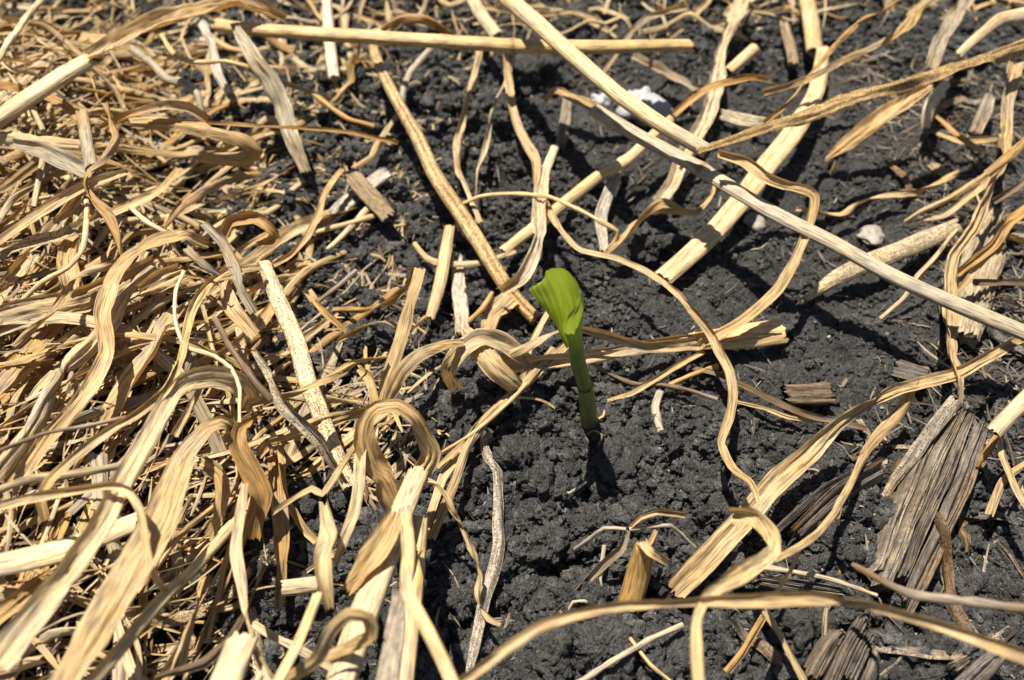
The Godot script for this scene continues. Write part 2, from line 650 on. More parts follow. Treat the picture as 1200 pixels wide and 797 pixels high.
	if closed:   # hollow ends for stalks, plain ends for wood and twigs
		for e in 2:
			var row := 0 if e == 0 else rows - 1
			var dir := (line[0] - line[1]).normalized() if e == 0 else (line[n - 1] - line[n - 2]).normalized()
			var start := v.size()
			var mid := Vector3.ZERO
			for j in m:
				mid += v[row * m + j]
			mid /= m
			if kind == "S":
				for j in m:
					v.append(mid.lerp(v[row * m + j], 0.74))
					nn.append(dir)
					uv.append(uv[row * m + j])
					cc.append(base * 0.95)
				for j in m:
					v.append(mid.lerp(v[row * m + j], 0.66) - dir * 0.004)
					nn.append((mid - v[row * m + j]).normalized())
					uv.append(uv[row * m + j])
					cc.append(base * 0.95)
				for j in m:
					var j2 := (j + 1) % m
					ix.append_array(PackedInt32Array([row * m + j, row * m + j2, start + j, row * m + j2, start + j2, start + j]))
					ix.append_array(PackedInt32Array([start + j, start + j2, start + m + j, start + j2, start + m + j2, start + m + j]))
				var c0 := v.size()
				v.append(mid - dir * 0.004)
				nn.append(dir)
				uv.append(Vector2.ZERO)
				cc.append(base)
				for j in m:
					ix.append_array(PackedInt32Array([start + m + j, start + m + (j + 1) % m, c0]))
			else:
				for j in m:
					v.append(v[row * m + j])
					nn.append(dir)
					uv.append(uv[row * m + j])
					cc.append(cc[row * m + j])
				var c0 := v.size()
				v.append(mid)
				nn.append(dir)
				uv.append(Vector2(0.5, 0.5))
				cc.append(base)
				for j in m:
					ix.append_array(PackedInt32Array([start + j, start + (j + 1) % m, c0]))
	var arr := []
	arr.resize(Mesh.ARRAY_MAX)
	arr[Mesh.ARRAY_VERTEX] = v
	arr[Mesh.ARRAY_NORMAL] = nn
	arr[Mesh.ARRAY_TEX_UV] = uv
	arr[Mesh.ARRAY_COLOR] = cc
	arr[Mesh.ARRAY_INDEX] = ix
	var me := ArrayMesh.new()
	me.add_surface_from_arrays(Mesh.PRIMITIVE_TRIANGLES, arr)
	return me

func sweep_material(kind: String, dirt: bool) -> Material:
	match kind:
		"B": return mats.leaf_dirt if dirt else mats.leaf
		"W": return mats.wood
	return mats.stalk_dirt if dirt else mats.stalk

# ---------- straws seen one by one ----------
# [kind, colour, points in 0.1 mm (x, y, z ...), widths in 0.1 mm, label or part name, options]
var traced := [
	["B", "t", [-991,440,808,-950,440,666,-931,430,580,-922,405,485,-920,380,310,-896,360,241,-875,340,212,-867,300,207,-895,270,209], [57,69,79,64,49,32], "broadest tan straw leaf in the heap, its top curling over", "cup=.25"],
	["B", "p", [-1107,460,778,-1064,460,674,-1026,460,576,-1008,455,499,-1000,450,434,-981,440,298,-972,420,186,-953,400,134,-906,380,108,-861,350,102,-843,290,104,-868,240,109], [50,53,48,44,43,41,40,52,58,28], "pale leaf that arches over beside the broadest leaf of the heap", "cup=.35"],
	["S", "p", [-1281,330,550,-1132,340,516,-1021,300,435], [44,46,41], "pale flattened stalk lying level under the arching pale leaf near the corner", "flat=.45"],
	["S", "p", [-959,420,807,-889,360,613,-875,300,540,-831,220,387], [23,24,23,22], "slim straw stalk slanting up from the bottom edge of the heap", "node=.5"],
	["B", "p", [-1244,440,471,-1143,460,453,-1081,470,447,-1003,480,441,-965,480,454,-938,470,488,-922,440,541,-907,410,585,-891,380,609,-885,350,608], [18,20,19,21,19,17], "narrow leaf looping over the two broad leaves of the heap", "cup=.5 twist=.4"],
	["B", "t", [-1075,280,-421,-1114,330,-400,-1164,360,-362,-1208,380,-278,-1232,380,-210,-1227,380,-88,-1187,380,4,-1175,380,43,-1183,380,129,-1213,370,199,-1251,350,255,-1294,320,319,-1333,290,356], [33,50,47,42,38,35,39], "long tan leaf bent like a hook over the middle of the heap", "twist=.2 cup=.3"],
	["B", "p", [-1190,300,-315,-1222,320,-212,-1232,330,-109,-1245,340,-27,-1283,350,65,-1282,360,169,-1283,360,207,-1300,360,277,-1331,350,357], [42,47,52,40,39,46], "whitish broad leaf with a pinched dark joint halfway", "cup=.3"],
	["B", "g", [-1511,220,96,-1463,220,25,-1406,200,-37], [46,44,40], "golden leaf with sunny spots at the edge of the heap", "cup=.3"],
	["B", "g", [-1484,280,85,-1448,280,-12,-1427,265,-85,-1401,250,-167], [52,57,51], "golden broad leaf sloping to the picture edge under a level one", "cup=.3"],
	["B", "t", [-1553,310,-125,-1425,320,-149,-1332,310,-191,-1274,290,-269,-1211,260,-361], [60,75,67,59], "broad level leaf with dark underside crossing the heap edge", "cup=.45"],
	["B", "t", [-1424,360,4,-1350,390,-59,-1334,390,-121,-1340,380,-188,-1321,370,-234,-1268,360,-267,-1258,340,-321], [20,21,25,24,26], "narrow twisted leaf snaking over the broad level leaf", "twist=1.4 cup=.5"],
	["B", "p", [-1623,330,-327,-1537,340,-357,-1475,330,-400,-1434,310,-463,-1401,280,-535], [50,47,43,34], "speckled pale leaf tapering towards the twisted cord leaf", "dirt cup=.3"],
	["F", "t", [-1514,300,-170,-1443,340,-224,-1378,360,-259,-1355,370,-304,-1370,370,-384,-1424,350,-526], [15,16], "thin curved straw cord hanging in a half loop in the heap", ""],
	["B", "g", [-1455,420,-887,-1389,430,-769,-1358,430,-709,-1379,420,-625,-1399,420,-572,-1393,420,-518,-1357,420,-461,-1296,410,-401,-1262,390,-340,-1242,360,-282], [21,25,30,30,27,29,31,25], "twisting brown leaf that zigzags down the upper heap", "twist=1.2 cup=.6"],
	["B", "t", [-906,280,-334,-973,330,-271,-997,370,-182,-1002,390,-93,-989,405,24,-975,420,91,-984,430,182,-1031,440,253,-1090,440,311,-1137,430,360,-1168,420,399,-1182,400,428,-1180,360,461], [24,28,26,23,18,20,24,22,20,22], "long narrow leaf winding in an S through the whole heap", "twist=.5 cup=.5"],
	["B", "t", [-1095,270,-203,-1114,290,-106,-1119,300,-18,-1147,300,67,-1172,280,147,-1207,250,188], [46,66,65,55], "striped tan leaf between the hooked leaf and the winding leaf", "cup=.3"],
	["F", "y", [-1318,360,397,-1225,390,378,-1160,390,370,-1108,370,347,-1059,340,315], [17,19,17], "dull brown curved stem lying across the heap above the looping leaf", ""],
	["F", "b", [-1327,400,324,-1215,430,292,-1129,430,276,-1062,400,231], [9,9], "thin dark twig laid across the heap leaves", ""],
	["B", "g", [-813,270,138,-850,300,195,-843,300,247,-809,280,297,-783,250,346,-798,210,383,-811,170,417], [19,36,46,50,48,40], "pointed golden brown leaf with a narrow upper tip at the heap's inner edge", "cup=.4"],
	["B", "p", [-805,300,340,-795,310,420,-783,320,512,-751,330,597,-729,340,652,-696,350,712,-662,360,761,-633,360,791], [21,29,29,22,27,21], "pale crinkled strip hanging down the heap's inner edge to the bottom", "cup=.6 twist=.3"],
	["B", "t", [-960,220,235,-900,230,281,-886,210,315,-894,180,353,-905,150,365,-941,100,380], [32,45,41,28], "short leaf half in shade under the curled broad leaf", "cup=.3"],
	["F", "p", [-1051,400,-206,-1048,410,-132,-1029,410,-49,-994,405,24,-977,400,39,-915,390,57,-871,380,87,-844,370,134,-832,350,215], [11,9], "hair thin pale stem wandering down over the heap centre", ""],
	["F", "b", [-966,340,-100,-904,350,-6,-820,350,102,-784,320,131], [14,16], "straight brown straw sliver pointing at the crossed knot of straws", ""],
	["B", "p", [-952,330,107,-966,330,173,-991,310,225], [17,20], "little pale leaf tip under the arching leaf", "cup=.4"],
	["S", "p", [-920,240,-388,-851,230,-245,-788,215,-124,-744,200,-9,-705,170,70,-680,140,128,-619,90,241], [32,41,44,44,43,38], "long pale straight straw stalk with grey flecks at the heap's inner edge", "dirt flat=.5"],
	["B", "t", [-839,300,136,-773,310,118,-725,310,101,-664,290,47,-616,270,-10,-538,240,-54], [16,21,28,28,24,15], "knotted straw leaf reaching level from the heap towards the soil", "twist=.8 cup=.5"],
	["B", "y", [-862,300,-31,-803,320,56,-759,330,143,-711,310,184,-667,280,218,-640,240,247,-612,170,277], [17,21,32,43,41,27,19], "spindle shaped grey flecked leaf crossing the pale straight stalk", "dirt cup=.5"],
	["B", "t", [-615,200,-44,-571,240,25,-560,220,83], [18,29,24], "short upright reddish tan leaf flap behind the big arch", "cup=.4"],
	["B", "t", [-482,160,370,-487,200,343,-503,240,314,-533,290,286,-547,330,254,-541,360,216,-516,380,199,-473,380,191,-436,350,204,-420,300,219,-405,250,241,-439,210,281,-491,170,311], [32,58,66,61,44,35,35,42,50,45,27], "big leaf bent into a tall arch beside the soil", "cup=.35"],
	["B", "t", [-562,140,31,-541,190,-16,-518,230,-70,-499,260,-144,-480,300,-207,-460,340,-274], [30,38,38,36], "upright straw leaf standing above the big arch, folded at the top", "cup=.25"],
	["B", "g", [-476,330,-285,-500,270,-272,-576,170,-296,-651,100,-330,-754,50,-372], [18,24,21,17], "brown strip falling from the folded tip of the upright leaf", "twist=.7 cup=.5"],
	["B", "t", [-545,160,37,-494,250,-1,-450,280,-31,-387,270,-73,-340,240,-104], [25,44,46,42,32,25], "broad leaf curving up from the big arch to the soil knot", "cup=.4"],
	["B", "t", [-340,200,-179,-306,220,-104,-259,210,-45,-214,170,-28,-175,100,-43], [32,55,64,55,21], "creased leaf lying on the knot of straws beside the seedling", "cup=.4"],
	["B", "p", [-175,140,-116,-237,200,-130,-298,230,-121,-343,230,-87,-379,180,-58,-367,60,-75], [43,59,55,48,36], "pale folded leaf curling down to the soil left of the seedling", "cup=.4"],
	["B", "t", [-257,160,-101,-175,190,-127,-105,210,-156,-25,200,-179,72,170,-173,154,140,-166,268,110,-194,358,90,-220,566,60,-268], [28,35,34,32,40,37,38], "upper of two twined leaves passing behind the seedling", "twist=.8 cup=.5"],
	["B", "t", [-294,120,-141,-230,130,-109,-143,130,-114,-6,120,-143,120,100,-181,277,80,-231,409,70,-257], [36,43,39,36,41,42], "lower of two twined leaves passing behind the seedling", "twist=.3 cup=.5"],
	["S", "t", [308,60,-243,437,60,-259,581,60,-283], [50,72,76], "frayed straw stalk end where the twined leaves finish", "flat=.45 fray"],
	["B", "t", [-57,140,-181,-167,110,-70,-268,90,20,-342,80,121,-392,60,202,-430,30,346], [25,29,27,23], "thick outer strip of the slanting straw bundle beside the seedling", "cup=.5"],
	["B", "t", [-97,130,-169,-191,130,-37,-282,120,57,-333,105,150,-359,90,234,-414,40,358], [22,25,24,26], "inner strip of the slanting straw bundle beside the seedling", "cup=.5"],
	["B", "p", [-110,160,-277,-162,150,-168,-181,120,-92,-197,80,-42,-194,30,-14], [16,19,16,11], "thin upright strip crossing the twined leaves", "cup=.5"],
	["F", "t", [-175,140,-39,-237,130,28,-304,120,93,-395,70,132], [12,9], "hair thin straw of the slanting bundle", ""],
	["B", "t", [-237,120,21,-289,120,75,-334,100,116,-407,80,179], [18,20,15], "frayed sliver on the slanting straw bundle", "cup=.5"],
	["B", "y", [-268,80,76,-289,70,99,-278,60,138,-251,50,177,-248,50,244,-246,50,318,-243,50,369,-257,50,445,-276,50,512,-290,50,581,-311,40,677], [18,30,28,32,34,34,30,24,17], "long grey speckled strip lying down the soil below the knot", "dirt cup=.4"],
	["B", "t", [-427,220,284,-386,220,309,-350,200,356,-341,170,363,-309,130,420,-291,100,470,-290,90,537,-265,90,571,-240,80,584], [14,18,19,17,16,17,13], "twisted spiral strip dropping onto the grey speckled strip", "twist=2.2 cup=.6"],
	["S", "t", [-438,360,430,-412,440,563,-401,500,659,-358,520,736,-334,520,778,-306,520,832], [22,25,23,22,22], "bent foreground stalk with a sharp kink above the grey splinter", "flat=.5 kink"],
	["S", "p", [-434,220,270,-468,270,441,-493,300,568,-513,320,670,-532,340,782], [50,55,60,59], "thick ribbed straw stem below the big arch", "flat=.6 node=.45"],
	["S", "t", [-425,200,378,-425,210,514,-427,220,655,-428,230,754], [37,41,40], "second ribbed straw stem beside the thick one at the bottom", "flat=.6"],
	["W", "y", [-430,400,628,-430,420,718,-432,440,812], [24,39,41], "grey weathered splinter at the bottom edge in front of the stems", "thick=1.2"],
	["B", "t", [-456,330,425,-478,340,483,-513,330,544,-547,300,592], [33,56,55,31], "wide leaf draped over the thick ribbed stem", "cup=.35"],
	["B", "p", [-613,340,410,-589,370,496,-590,390,551,-576,380,603,-568,340,639], [23,28,42,44,38,23], "crumpled pale pod shaped leaf near the bottom", "cup=.8"],
	["B", "p", [-556,280,177,-554,320,298,-544,340,382,-546,335,428,-557,330,469,-579,300,531], [27,27,29,22], "pale leaf running down from the foot of the big arch", "cup=.5"],
	["S", "p", [-587,380,622,-602,410,723,-623,440,808], [20,19], "short straight straw pointing to the bottom edge below the crumpled leaf", "flat=.5"],
	["B", "t", [-643,340,782,-569,400,750,-537,460,720,-502,490,700,-469,480,704,-468,440,719,-502,400,723,-567,340,729], [27,29,27,27,26,22], "leaf curled into a ring at the bottom edge", "cup=.3"],
	["B", "p", [-775,160,606,-712,170,639,-663,170,661,-585,150,697], [17,20,16], "flat pale strip under the ring leaf", "cup=.3"],
	["B", "t", [-738,280,403,-691,300,380,-654,310,361,-629,310,374,-597,320,319,-559,320,234], [14,16,13], "thin kinked straw crossing to the foot of the arch", "cup=.4"],
	["B", "t", [-843,160,189,-815,180,171,-780,180,158,-710,170,108,-643,150,67,-589,120,34], [29,33,41,37,36], "level tan leaf passing behind the big arch from the heap", "cup=.4"],
	["B", "g", [-811,140,172,-782,150,272,-760,150,354,-744,130,456,-746,90,551], [34,42,36,24], "shaded brown leaf hanging beside the level pale stalk piece", "cup=.5"],
	["S", "t", [-734,130,516,-655,120,502], [34,35], "short pale stalk piece lying level over dark soil", "flat=.5"],
	["S", "p", [-717,380,709,-719,420,810], [60,62], "cut glossy pale stalk end at the bottom edge", "flat=.55"],
	["B", "b", [-891,300,756,-801,320,734,-776,300,688,-765,260,620], [11,22,20], "dark brown strip curving behind the glossy stalk end", "cup=.5"],
	["B", "t", [-896,160,499,-899,180,597,-898,180,716], [30,48,44], "half shaded broad leaf end under the slim stalk", "cup=.3"],
	["B", "p", [-1074,160,590,-1010,180,686,-972,180,741], [21,22,20], "narrow pale leaf glimpsed between the broad leaf and slim stalk", "cup=.4"],
	["B", "g", [-1261,280,644,-1213,280,587,-1197,240,521], [43,40,25], "golden broad leaf tip beneath the pale leaf at the lower corner", "cup=.3"],
	["B", "g", [-1264,180,336,-1256,200,460,-1269,200,576], [68,69,62], "wide brown leaf deep in shade at the lower corner", "cup=.2"],
	["S", "p", [-1789,400,-798,-1710,420,-887,-1653,430,-961,-1559,440,-1090], [55,59,58,51], "long pale stalk ending in a broad sheath across the upper heap", "flat=.6"],
	["+B", "t", [-1555,460,-1074,-1450,470,-1176,-1346,460,-1295,-1235,440,-1407,-1170,410,-1479,-1080,370,-1493,-1036,320,-1522], [43,75,81,81,69,42], "sheath", "cup=.6"],
	["S", "t", [-1282,320,-1489,-1126,330,-1442,-736,340,-1381,-247,340,-1328,-214,330,-1340,86,320,-1349,319,300,-1389,430,270,-1438], [46,50,49,48,45], "long level straw stalk across the back", "node=.62 flat=.7"],
	["S", "p", [-308,400,-1683,-214,420,-1468,-134,430,-1320,-8,430,-1105,116,420,-925,237,400,-803,362,370,-721], [69,60,54,48,45], "long cream stalk slanting down across the back with a yellow joint", "node=.2 flat=.75"],
	["B", "t", [-97,140,-1292,-64,190,-1279,5,250,-1137,69,280,-1037], [21,41,49,45], "long grey cream stalk slanting down to the picture's edge", "cup=.4"],
	["+S", "y", [59,280,-1046,195,290,-889,346,290,-752,538,280,-562,700,270,-439,856,250,-321,1014,230,-235,1196,200,-152], [50,49,46,45,45], "stalk", "flat=.6 node=.3"],
	["B", "t", [1530,420,-1233,1327,400,-1156,1100,380,-1078,872,370,-989,678,370,-883,567,375,-829,482,380,-783,333,390,-696], [70,72,68,60,53,41,23], "broad dark specked leaf reaching in from the edge to the cream stalk", "dirt cup=.6"],
	["B", "t", [392,380,-698,465,370,-672,527,360,-608,643,330,-589,663,320,-573,644,280,-499,595,230,-398,548,180,-340,484,150,-293,420,130,-249,329,120,-198,319,100,-197,246,90,-189], [26,34,31,28,30,33,33,27,25], "leaf bent at a sharp elbow over the long grey cream stalk", "cup=.5"],
	["S", "p", [999,140,-1631,909,130,-1359,772,120,-1121,663,110,-977,551,100,-813,401,80,-634,255,60,-495], [46,55,71,72,65,61], "wide cream double stalk lying on the soil behind the seedling", "flat=.4 groove"],
	["B", "p", [767,160,-2002,676,150,-1822,640,140,-1737,597,120,-1611,543,110,-1388,475,100,-1208,385,90,-1041,336,70,-922,285,50,-849], [84,89,34,66,62,56,52,47], "pale leaf with a narrow waist under the crossing of stalks", "cup=.4"],
	["S", "p", [1026,140,-2056,1002,130,-1840,971,120,-1633], [68,69], "pale stalk end poking in from the top edge", "flat=.6"],
	["B", "g", [1242,360,-1635,1105,380,-1482,983,390,-1382,835,390,-1199,743,390,-1077,667,380,-965,560,370,-854], [20,21,20,18], "golden narrow strip slanting to the dark specked leaf", "twist=.9 cup=.6"],
	["B", "t", [1437,280,-1766,1316,290,-1655,1228,290,-1523,1157,270,-1471,980,240,-1382,838,220,-1306,690,180,-1281], [45,50,39,28,22], "long tapering leaf behind the golden narrow strip", "cup=.5"],
	["B", "y", [1549,280,-1766,1382,310,-1518,1276,320,-1349,1221,310,-1248], [56,60,54,46], "greyish leaf ending behind the dark specked leaf", "cup=.4"],
	["S", "p", [1717,300,-1601,1580,310,-1547,1439,300,-1422,1382,270,-1375], [56,47,34,32], "frayed pale straw behind the dark specked leaf near the corner", "flat=.5"],
	["B", "t", [1233,260,-1209,1118,210,-1157,1050,170,-1127,986,120,-1103,889,60,-1054], [27,60,74,64,20], "ribbed leaf with a pointed tip below the dark specked leaf", "cup=.5"],
	["B", "t", [1535,300,-1295,1455,280,-1119,1402,260,-972,1348,250,-833,1281,230,-737,1193,190,-588,1109,170,-490,1073,150,-396,996,155,-171,977,160,-123,967,170,-31,971,120,17], [57,58,50,43,39,44,34,38,53,46,20], "long upright strap leaf that passes under the grey cream stalk", "cup=.4"],
	["B", "g", [1292,140,-1204,1332,140,-1107,1388,120,-1050,1451,90,-1062], [21,28,27,20], "brown curled chip of leaf on the soil near the corner", "cup=.5"],
	["B", "t", [1147,180,-584,1068,140,-501,1012,110,-450,976,70,-407,900,30,-352], [16,20,15], "thin golden strip running under the grey cream stalk", "cup=.5"],
	["S", "p", [684,40,-425,778,60,-486,890,70,-545,1038,80,-605,1224,90,-694], [20,50,57,61,48], "cream flattened straw lying on the soil under the grey cream stalk", "flat=.5 fray dirt"],
	["B", "t", [740,50,-817,872,60,-782,968,70,-833,1055,80,-849,1146,90,-856,1228,100,-898,1313,100,-947], [16,23,25,22,26,22], "twisted narrow strip lying on bare soil", "twist=1.6 cup=.6"],
	["B", "t", [1089,50,-757,1131,90,-762,1219,120,-791,1305,140,-841,1387,150,-904], [13,20,22,19], "narrow looped leaf tip beside the strap leaf, upper one", "cup=.5"],
	["B", "t", [1139,60,-758,1195,80,-750,1255,110,-781,1329,140,-830,1377,160,-871], [16,26,24], "narrow looped leaf tip beside the strap leaf, lower one", "cup=.5"],
	["B", "g", [1330,260,-597,1246,240,-536,1204,210,-486,1150,180,-454,1111,140,-438], [35,35,31,23], "golden grey leaf over the grey slab near the edge", "cup=.5"],
	["B", "t", [1251,200,-514,1180,170,-455,1141,140,-414,1112,100,-396], [20,24,21], "narrow leaf in front of the grey slab", "cup=.5"],
	["B", "b", [1162,120,-421,1242,120,-421,1331,120,-419], [21,23], "short dark brown strip beside the grey slab", "cup=.5"],
	["W", "y", [1401,60,-805,1285,60,-587,1194,60,-425,1115,60,-275], [79,122,124,94], "pale grey weathered wood slab under the straws", "thick=4"],
	["B", "t", [1206,140,-190,1049,170,-94,980,170,-58,902,170,-31,785,180,10,683,190,63,610,180,108,518,140,184,415,125,265,369,110,318,304,80,371,232,80,441,161,80,503], [24,31,36,31,39,53,57,60,56], "long pale leaf sweeping down beside the grey wood towards the bottom", "cup=.3"],
	["B", "t", [855,170,-25,816,140,31,743,120,97,689,120,154,626,140,244,563,160,323,538,180,357,483,200,414,430,220,451,367,250,489,311,280,524], [23,35,31,26,17,18,19,16,19,15,12], "narrow leaf branching off the sweeping pale leaf down to the curl", "cup=.5 twist=.3"],
	["F", "t", [434,200,444,400,180,502,371,150,539], [12,10], "thin side strip below the branching leaf", ""],
	["B", "t", [-238,200,-1506,-214,150,-1228,-184,130,-1120,-133,120,-981,-135,120,-864,-103,130,-739,-54,140,-602,-6,150,-523,93,170,-474,172,190,-402,252,200,-308,301,180,-248,341,150,-195,356,140,-145,378,130,-87,378,120,-24,353,120,58,312,140,147,321,180,236,341,220,301,340,240,363], [23,30,35,36,39,30,29,26,22,19,21,23,26,28,28,23,22,15], "longest winding leaf, from the back round to the seedling's far side", "cup=.5 twist=.4"],
	["B", "p", [271,260,396,299,320,429,311,370,493,304,400,540,262,430,579,185,470,629,130,500,673,109,510,704,95,530,752,86,550,840], [40,42,37,27,31,41,24,19,20,20], "pale ribbon curling in a corkscrew in the foreground", "cup=.4"],
	["B", "t", [-312,440,808,-249,470,774,-214,480,752,-169,490,723,-109,500,703,-26,510,691,49,510,687,113,510,685,235,515,683,308,520,684,395,530,695,475,540,720,549,550,756,628,560,795], [25,24,22,21,21,29,27,26,25,26], "long folded foreground leaf arching across the bottom", "fold cup=.5"],
	["F", "b", [494,300,530,527,360,595,558,400,632,625,420,651,738,440,672], [12,18,20], "dark blurred twig above the foreground leaf's end", ""],
	["W", "d", [995,100,52,897,100,192,790,100,341,669,90,517], [119,137,135,128,108], "big grey brown weathered stalk piece standing out of the soil", "thick=5 strips=5 ridge=.12"],
	["W", "k", [728,90,168,587,90,253,424,80,382], [49,56,49], "dark grey broken stem lying by the big weathered piece", "thick=4 strips=3 ridge=.12"],
	["W", "d", [570,120,597,523,120,659,469,120,729], [94,111,108], "grey flat wood chip at the bottom edge", "thick=4 strips=4"],
	["W", "d", [844,120,641,706,120,733], [56,72], "splintered wood chip in the lower corner", "thick=3 strips=3"],
	["W", "k", [548,60,-57,669,70,-58], [56,65], "short dark block of rotten stalk on the soil", "thick=5 ridge=.02"],
	["W", "k", [878,50,-160,951,60,-123], [55,48], "small dark flake of bark beside the sweeping leaf", "thick=2 ridge=.12"],
	["W", "d", [371,60,470,463,60,486,555,60,502], [30,33,25], "grey level strip of wood behind the foreground leaf", "thick=2.5"],
	["F", "y", [377,90,450,507,90,476,634,70,509], [13,11,9], "thin grey twig over the level strip of wood", ""],
	["S", "g", [61,30,523,80,100,470,90,170,435], [53,54,46], "short upright cut straw stub with a frayed top", "flat=.75"],
	["+B", "t", [79,180,426,92,200,460,120,170,460,146,130,454], [26,22,16], "frayed_top", "cup=.6"],
	["+B", "t", [115,190,402,103,180,426,91,170,437], [10,11], "loose_strip", "cup=.4"],
	["B", "y", [-105,20,532,-47,60,480,3,90,440,43,120,413,53,150,386], [14,23,25,18], "withered weed with three thin drooping arms on the soil", "cup=.7"],
	["+F", "y", [53,150,384,3,140,375,-24,100,380,-58,40,385], [9,10], "arm", ""],
	["+B", "t", [60,150,380,85,180,368,126,180,354,200,130,334], [11,18,17], "arm", "cup=.5"],
	["+F", "y", [61,150,382,113,150,376,162,130,366,235,40,381], [11,9], "arm", ""],
	["F", "y", [-75,80,708,1,90,666,90,90,618,171,80,581], [14,13], "thin grey straw on the soil under the foreground leaf", ""],
	["F", "t", [50,80,610,91,80,666,138,80,708], [9,7], "hair thin straw crossing the thin grey straw", ""],
	["F", "y", [7,90,395,-4,60,470,3,30,518], [10,7], "tiny upright rootlet beside the withered weed", ""],
	["F", "t", [-83,30,540,-72,60,523,-45,70,523,-15,30,523], [7,7], "tiny arched fibre on the soil by the withered weed", ""],
	["B", "t", [336,160,576,374,130,631,412,100,707], [20,22,18], "tan strip in the corner gap under the foreground leaf", "cup=.5"],
	["B", "t", [488,120,555,484,90,595,483,50,643], [9,12,11], "small golden upright sliver under the foreground leaf", "cup=.5"],
	["B", "g", [345,120,576,302,90,632,258,60,678], [17,18], "brown strip slanting under the foreground leaf", "cup=.5"],
	["F", "b", [-5,90,-162,58,60,-130,124,50,-104,207,50,-97,277,50,-82,359,40,-58], [12,13,11], "dark curved twig on the soil beside the seedling", ""],
	["B", "t", [46,30,-50,121,50,-71,176,60,-101,244,80,-138,330,90,-185], [12,18,19,15], "flat tan sliver crossing the dark curved twig", "cup=.5"],
	["F", "g", [228,50,-97,306,60,-130,371,60,-156], [14,16], "brown sliver beside the crossing of twigs", ""],
	["S", "y", [202,40,-82,182,40,-28,182,30,42,182,20,69], [20,22,16], "short pale stub half sunk in the soil near the seedling", "flat=.6"],
	["B", "b", [294,60,-153,386,70,-112,493,60,-49,571,60,-1,656,50,23,750,40,42], [16,19,21,16], "brown flat straw running under the hanging end of the winding leaf", "cup=.4"],
	["B", "p", [405,50,-41,490,50,-18,543,50,8,619,40,17], [13,16,13], "pale sliver alongside the brown flat straw", "cup=.4"],
	["S", "p", [977,200,149,1014,230,118,1061,270,82], [37,38], "pale cut straw end near the edge", "flat=.6"],
	["B", "t", [1032,140,128,1003,160,207,993,170,289,1000,180,349], [22,24,23], "tan drooping leaf below the pale cut straw end", "cup=.5"],
	["B", "t", [1061,160,207,999,130,244,954,90,317], [14,19,20], "narrow leaf below the drooping leaf", "cup=.5"],
	["B", "g", [1021,150,125,992,120,160,973,90,183], [15,21,10], "golden pointed tip below the pale cut straw end", "cup=.5"],
	["B", "y", [960,140,14,877,110,91,820,80,150,779,50,196,739,30,246], [37,38,31,20], "grey tan strap slanting over the soil to the broken stem", "dirt cup=.4"],
	["S", "p", [341,180,-1131,259,150,-1058,198,120,-1004,121,110,-941,77,100,-920,-72,80,-773,-172,70,-673,-241,60,-606], [30,38,38,34], "slim pale straw lying behind the seedling's twined leaves", "flat=.6"],
	["B", "p", [-103,100,-975,-128,150,-737,-133,190,-560,-151,210,-442,-189,190,-376,-245,130,-376], [40,48,47,44,42,34], "pale leaf folded down onto the speckled slanting stalk", "cup=.5"],
	["F", "t", [-402,80,-798,-316,120,-799,-213,140,-794,-98,170,-743,-12,170,-685,66,160,-638,114,140,-619,109,110,-604,82,70,-598], [14,16,15], "thin wiry straw in a shallow arc behind the seedling", ""],
	["B", "t", [82,90,-572,148,130,-612,205,150,-678,261,160,-708,314,150,-707,370,140,-708,434,140,-789,459,130,-874], [18,36,46,52,37,23,23,19], "wrinkled braid of leaf beside the cut cream stalk", "twist=.8 cup=.7"],
	["W", "w", [85,40,-635,85,60,-784,129,80,-910,177,80,-1045], [31,44,40,30], "whitish grey bark splinter behind the seedling", "thick=1.5"],
	["S", "t", [-743,220,-1567,-712,240,-1422,-630,220,-1217,-530,180,-1020,-473,150,-883,-375,130,-699,-290,110,-539,-237,90,-441,-214,70,-416,-143,40,-344], [32,35,38,43,48,49,45,39], "long slanting stalk with flecks ending just left of the seedling", "node=.12 flat=.55 groove dirt"],
	["S", "t", [-411,120,-659,-422,100,-548,-435,80,-442,-459,50,-340], [31,37,36,29], "short stalk leaning beside the long slanting stalk", "flat=.6"],
	["W", "w", [-388,50,-601,-376,50,-451,-359,50,-287], [34,47,46], "whitish flat stick lying on soil near the seedling", "thick=1.2"],
	["B", "t", [-526,80,-629,-486,80,-568,-438,80,-540,-311,70,-550,-204,60,-611], [17,23,21,20], "level narrow straw behind the short leaning stalk", "cup=.5"],
	["B", "t", [-217,80,-399,-268,70,-332,-289,50,-262], [64,69,40], "striped fan shaped leaf under the slanting stalk's end", "cup=.3"],
	["F", "g", [-272,100,-400,-300,90,-348,-341,60,-319], [13,17], "small golden curl beside the striped fan leaf", ""],
	["W", "y", [-764,120,-929,-685,110,-823,-614,90,-737], [61,65,59], "grey flat ribbed stalk piece lying on the soil", "thick=1.8"],
	["W", "w", [-654,50,-1012,-758,50,-879,-854,50,-718], [60,61,49], "pale grey slab beneath the grey ribbed stalk piece", "thick=1.5"],
	["B", "t", [-780,140,-916,-819,140,-810,-838,130,-689,-855,120,-613,-902,100,-548,-948,100,-508], [19,24,22,20], "tan bowed stem between heap and bare soil", "cup=.7"],
	["F", "t", [-666,70,-761,-756,70,-722,-855,60,-691], [21,18], "short straw below the grey ribbed piece", ""],
	["F", "p", [-683,80,-798,-743,60,-713,-808,40,-630], [21,18], "short pale straw slanting past the grey ribbed piece", ""],
	["F", "b", [-692,90,-499,-745,80,-442,-811,60,-382], [16,13], "dark twig at the heap's ragged inner edge", ""],
	["B", "g", [-772,180,-295,-725,180,-240,-675,150,-209], [16,22,16], "brown glossy sliver at the heap's ragged inner edge", "cup=.7"],
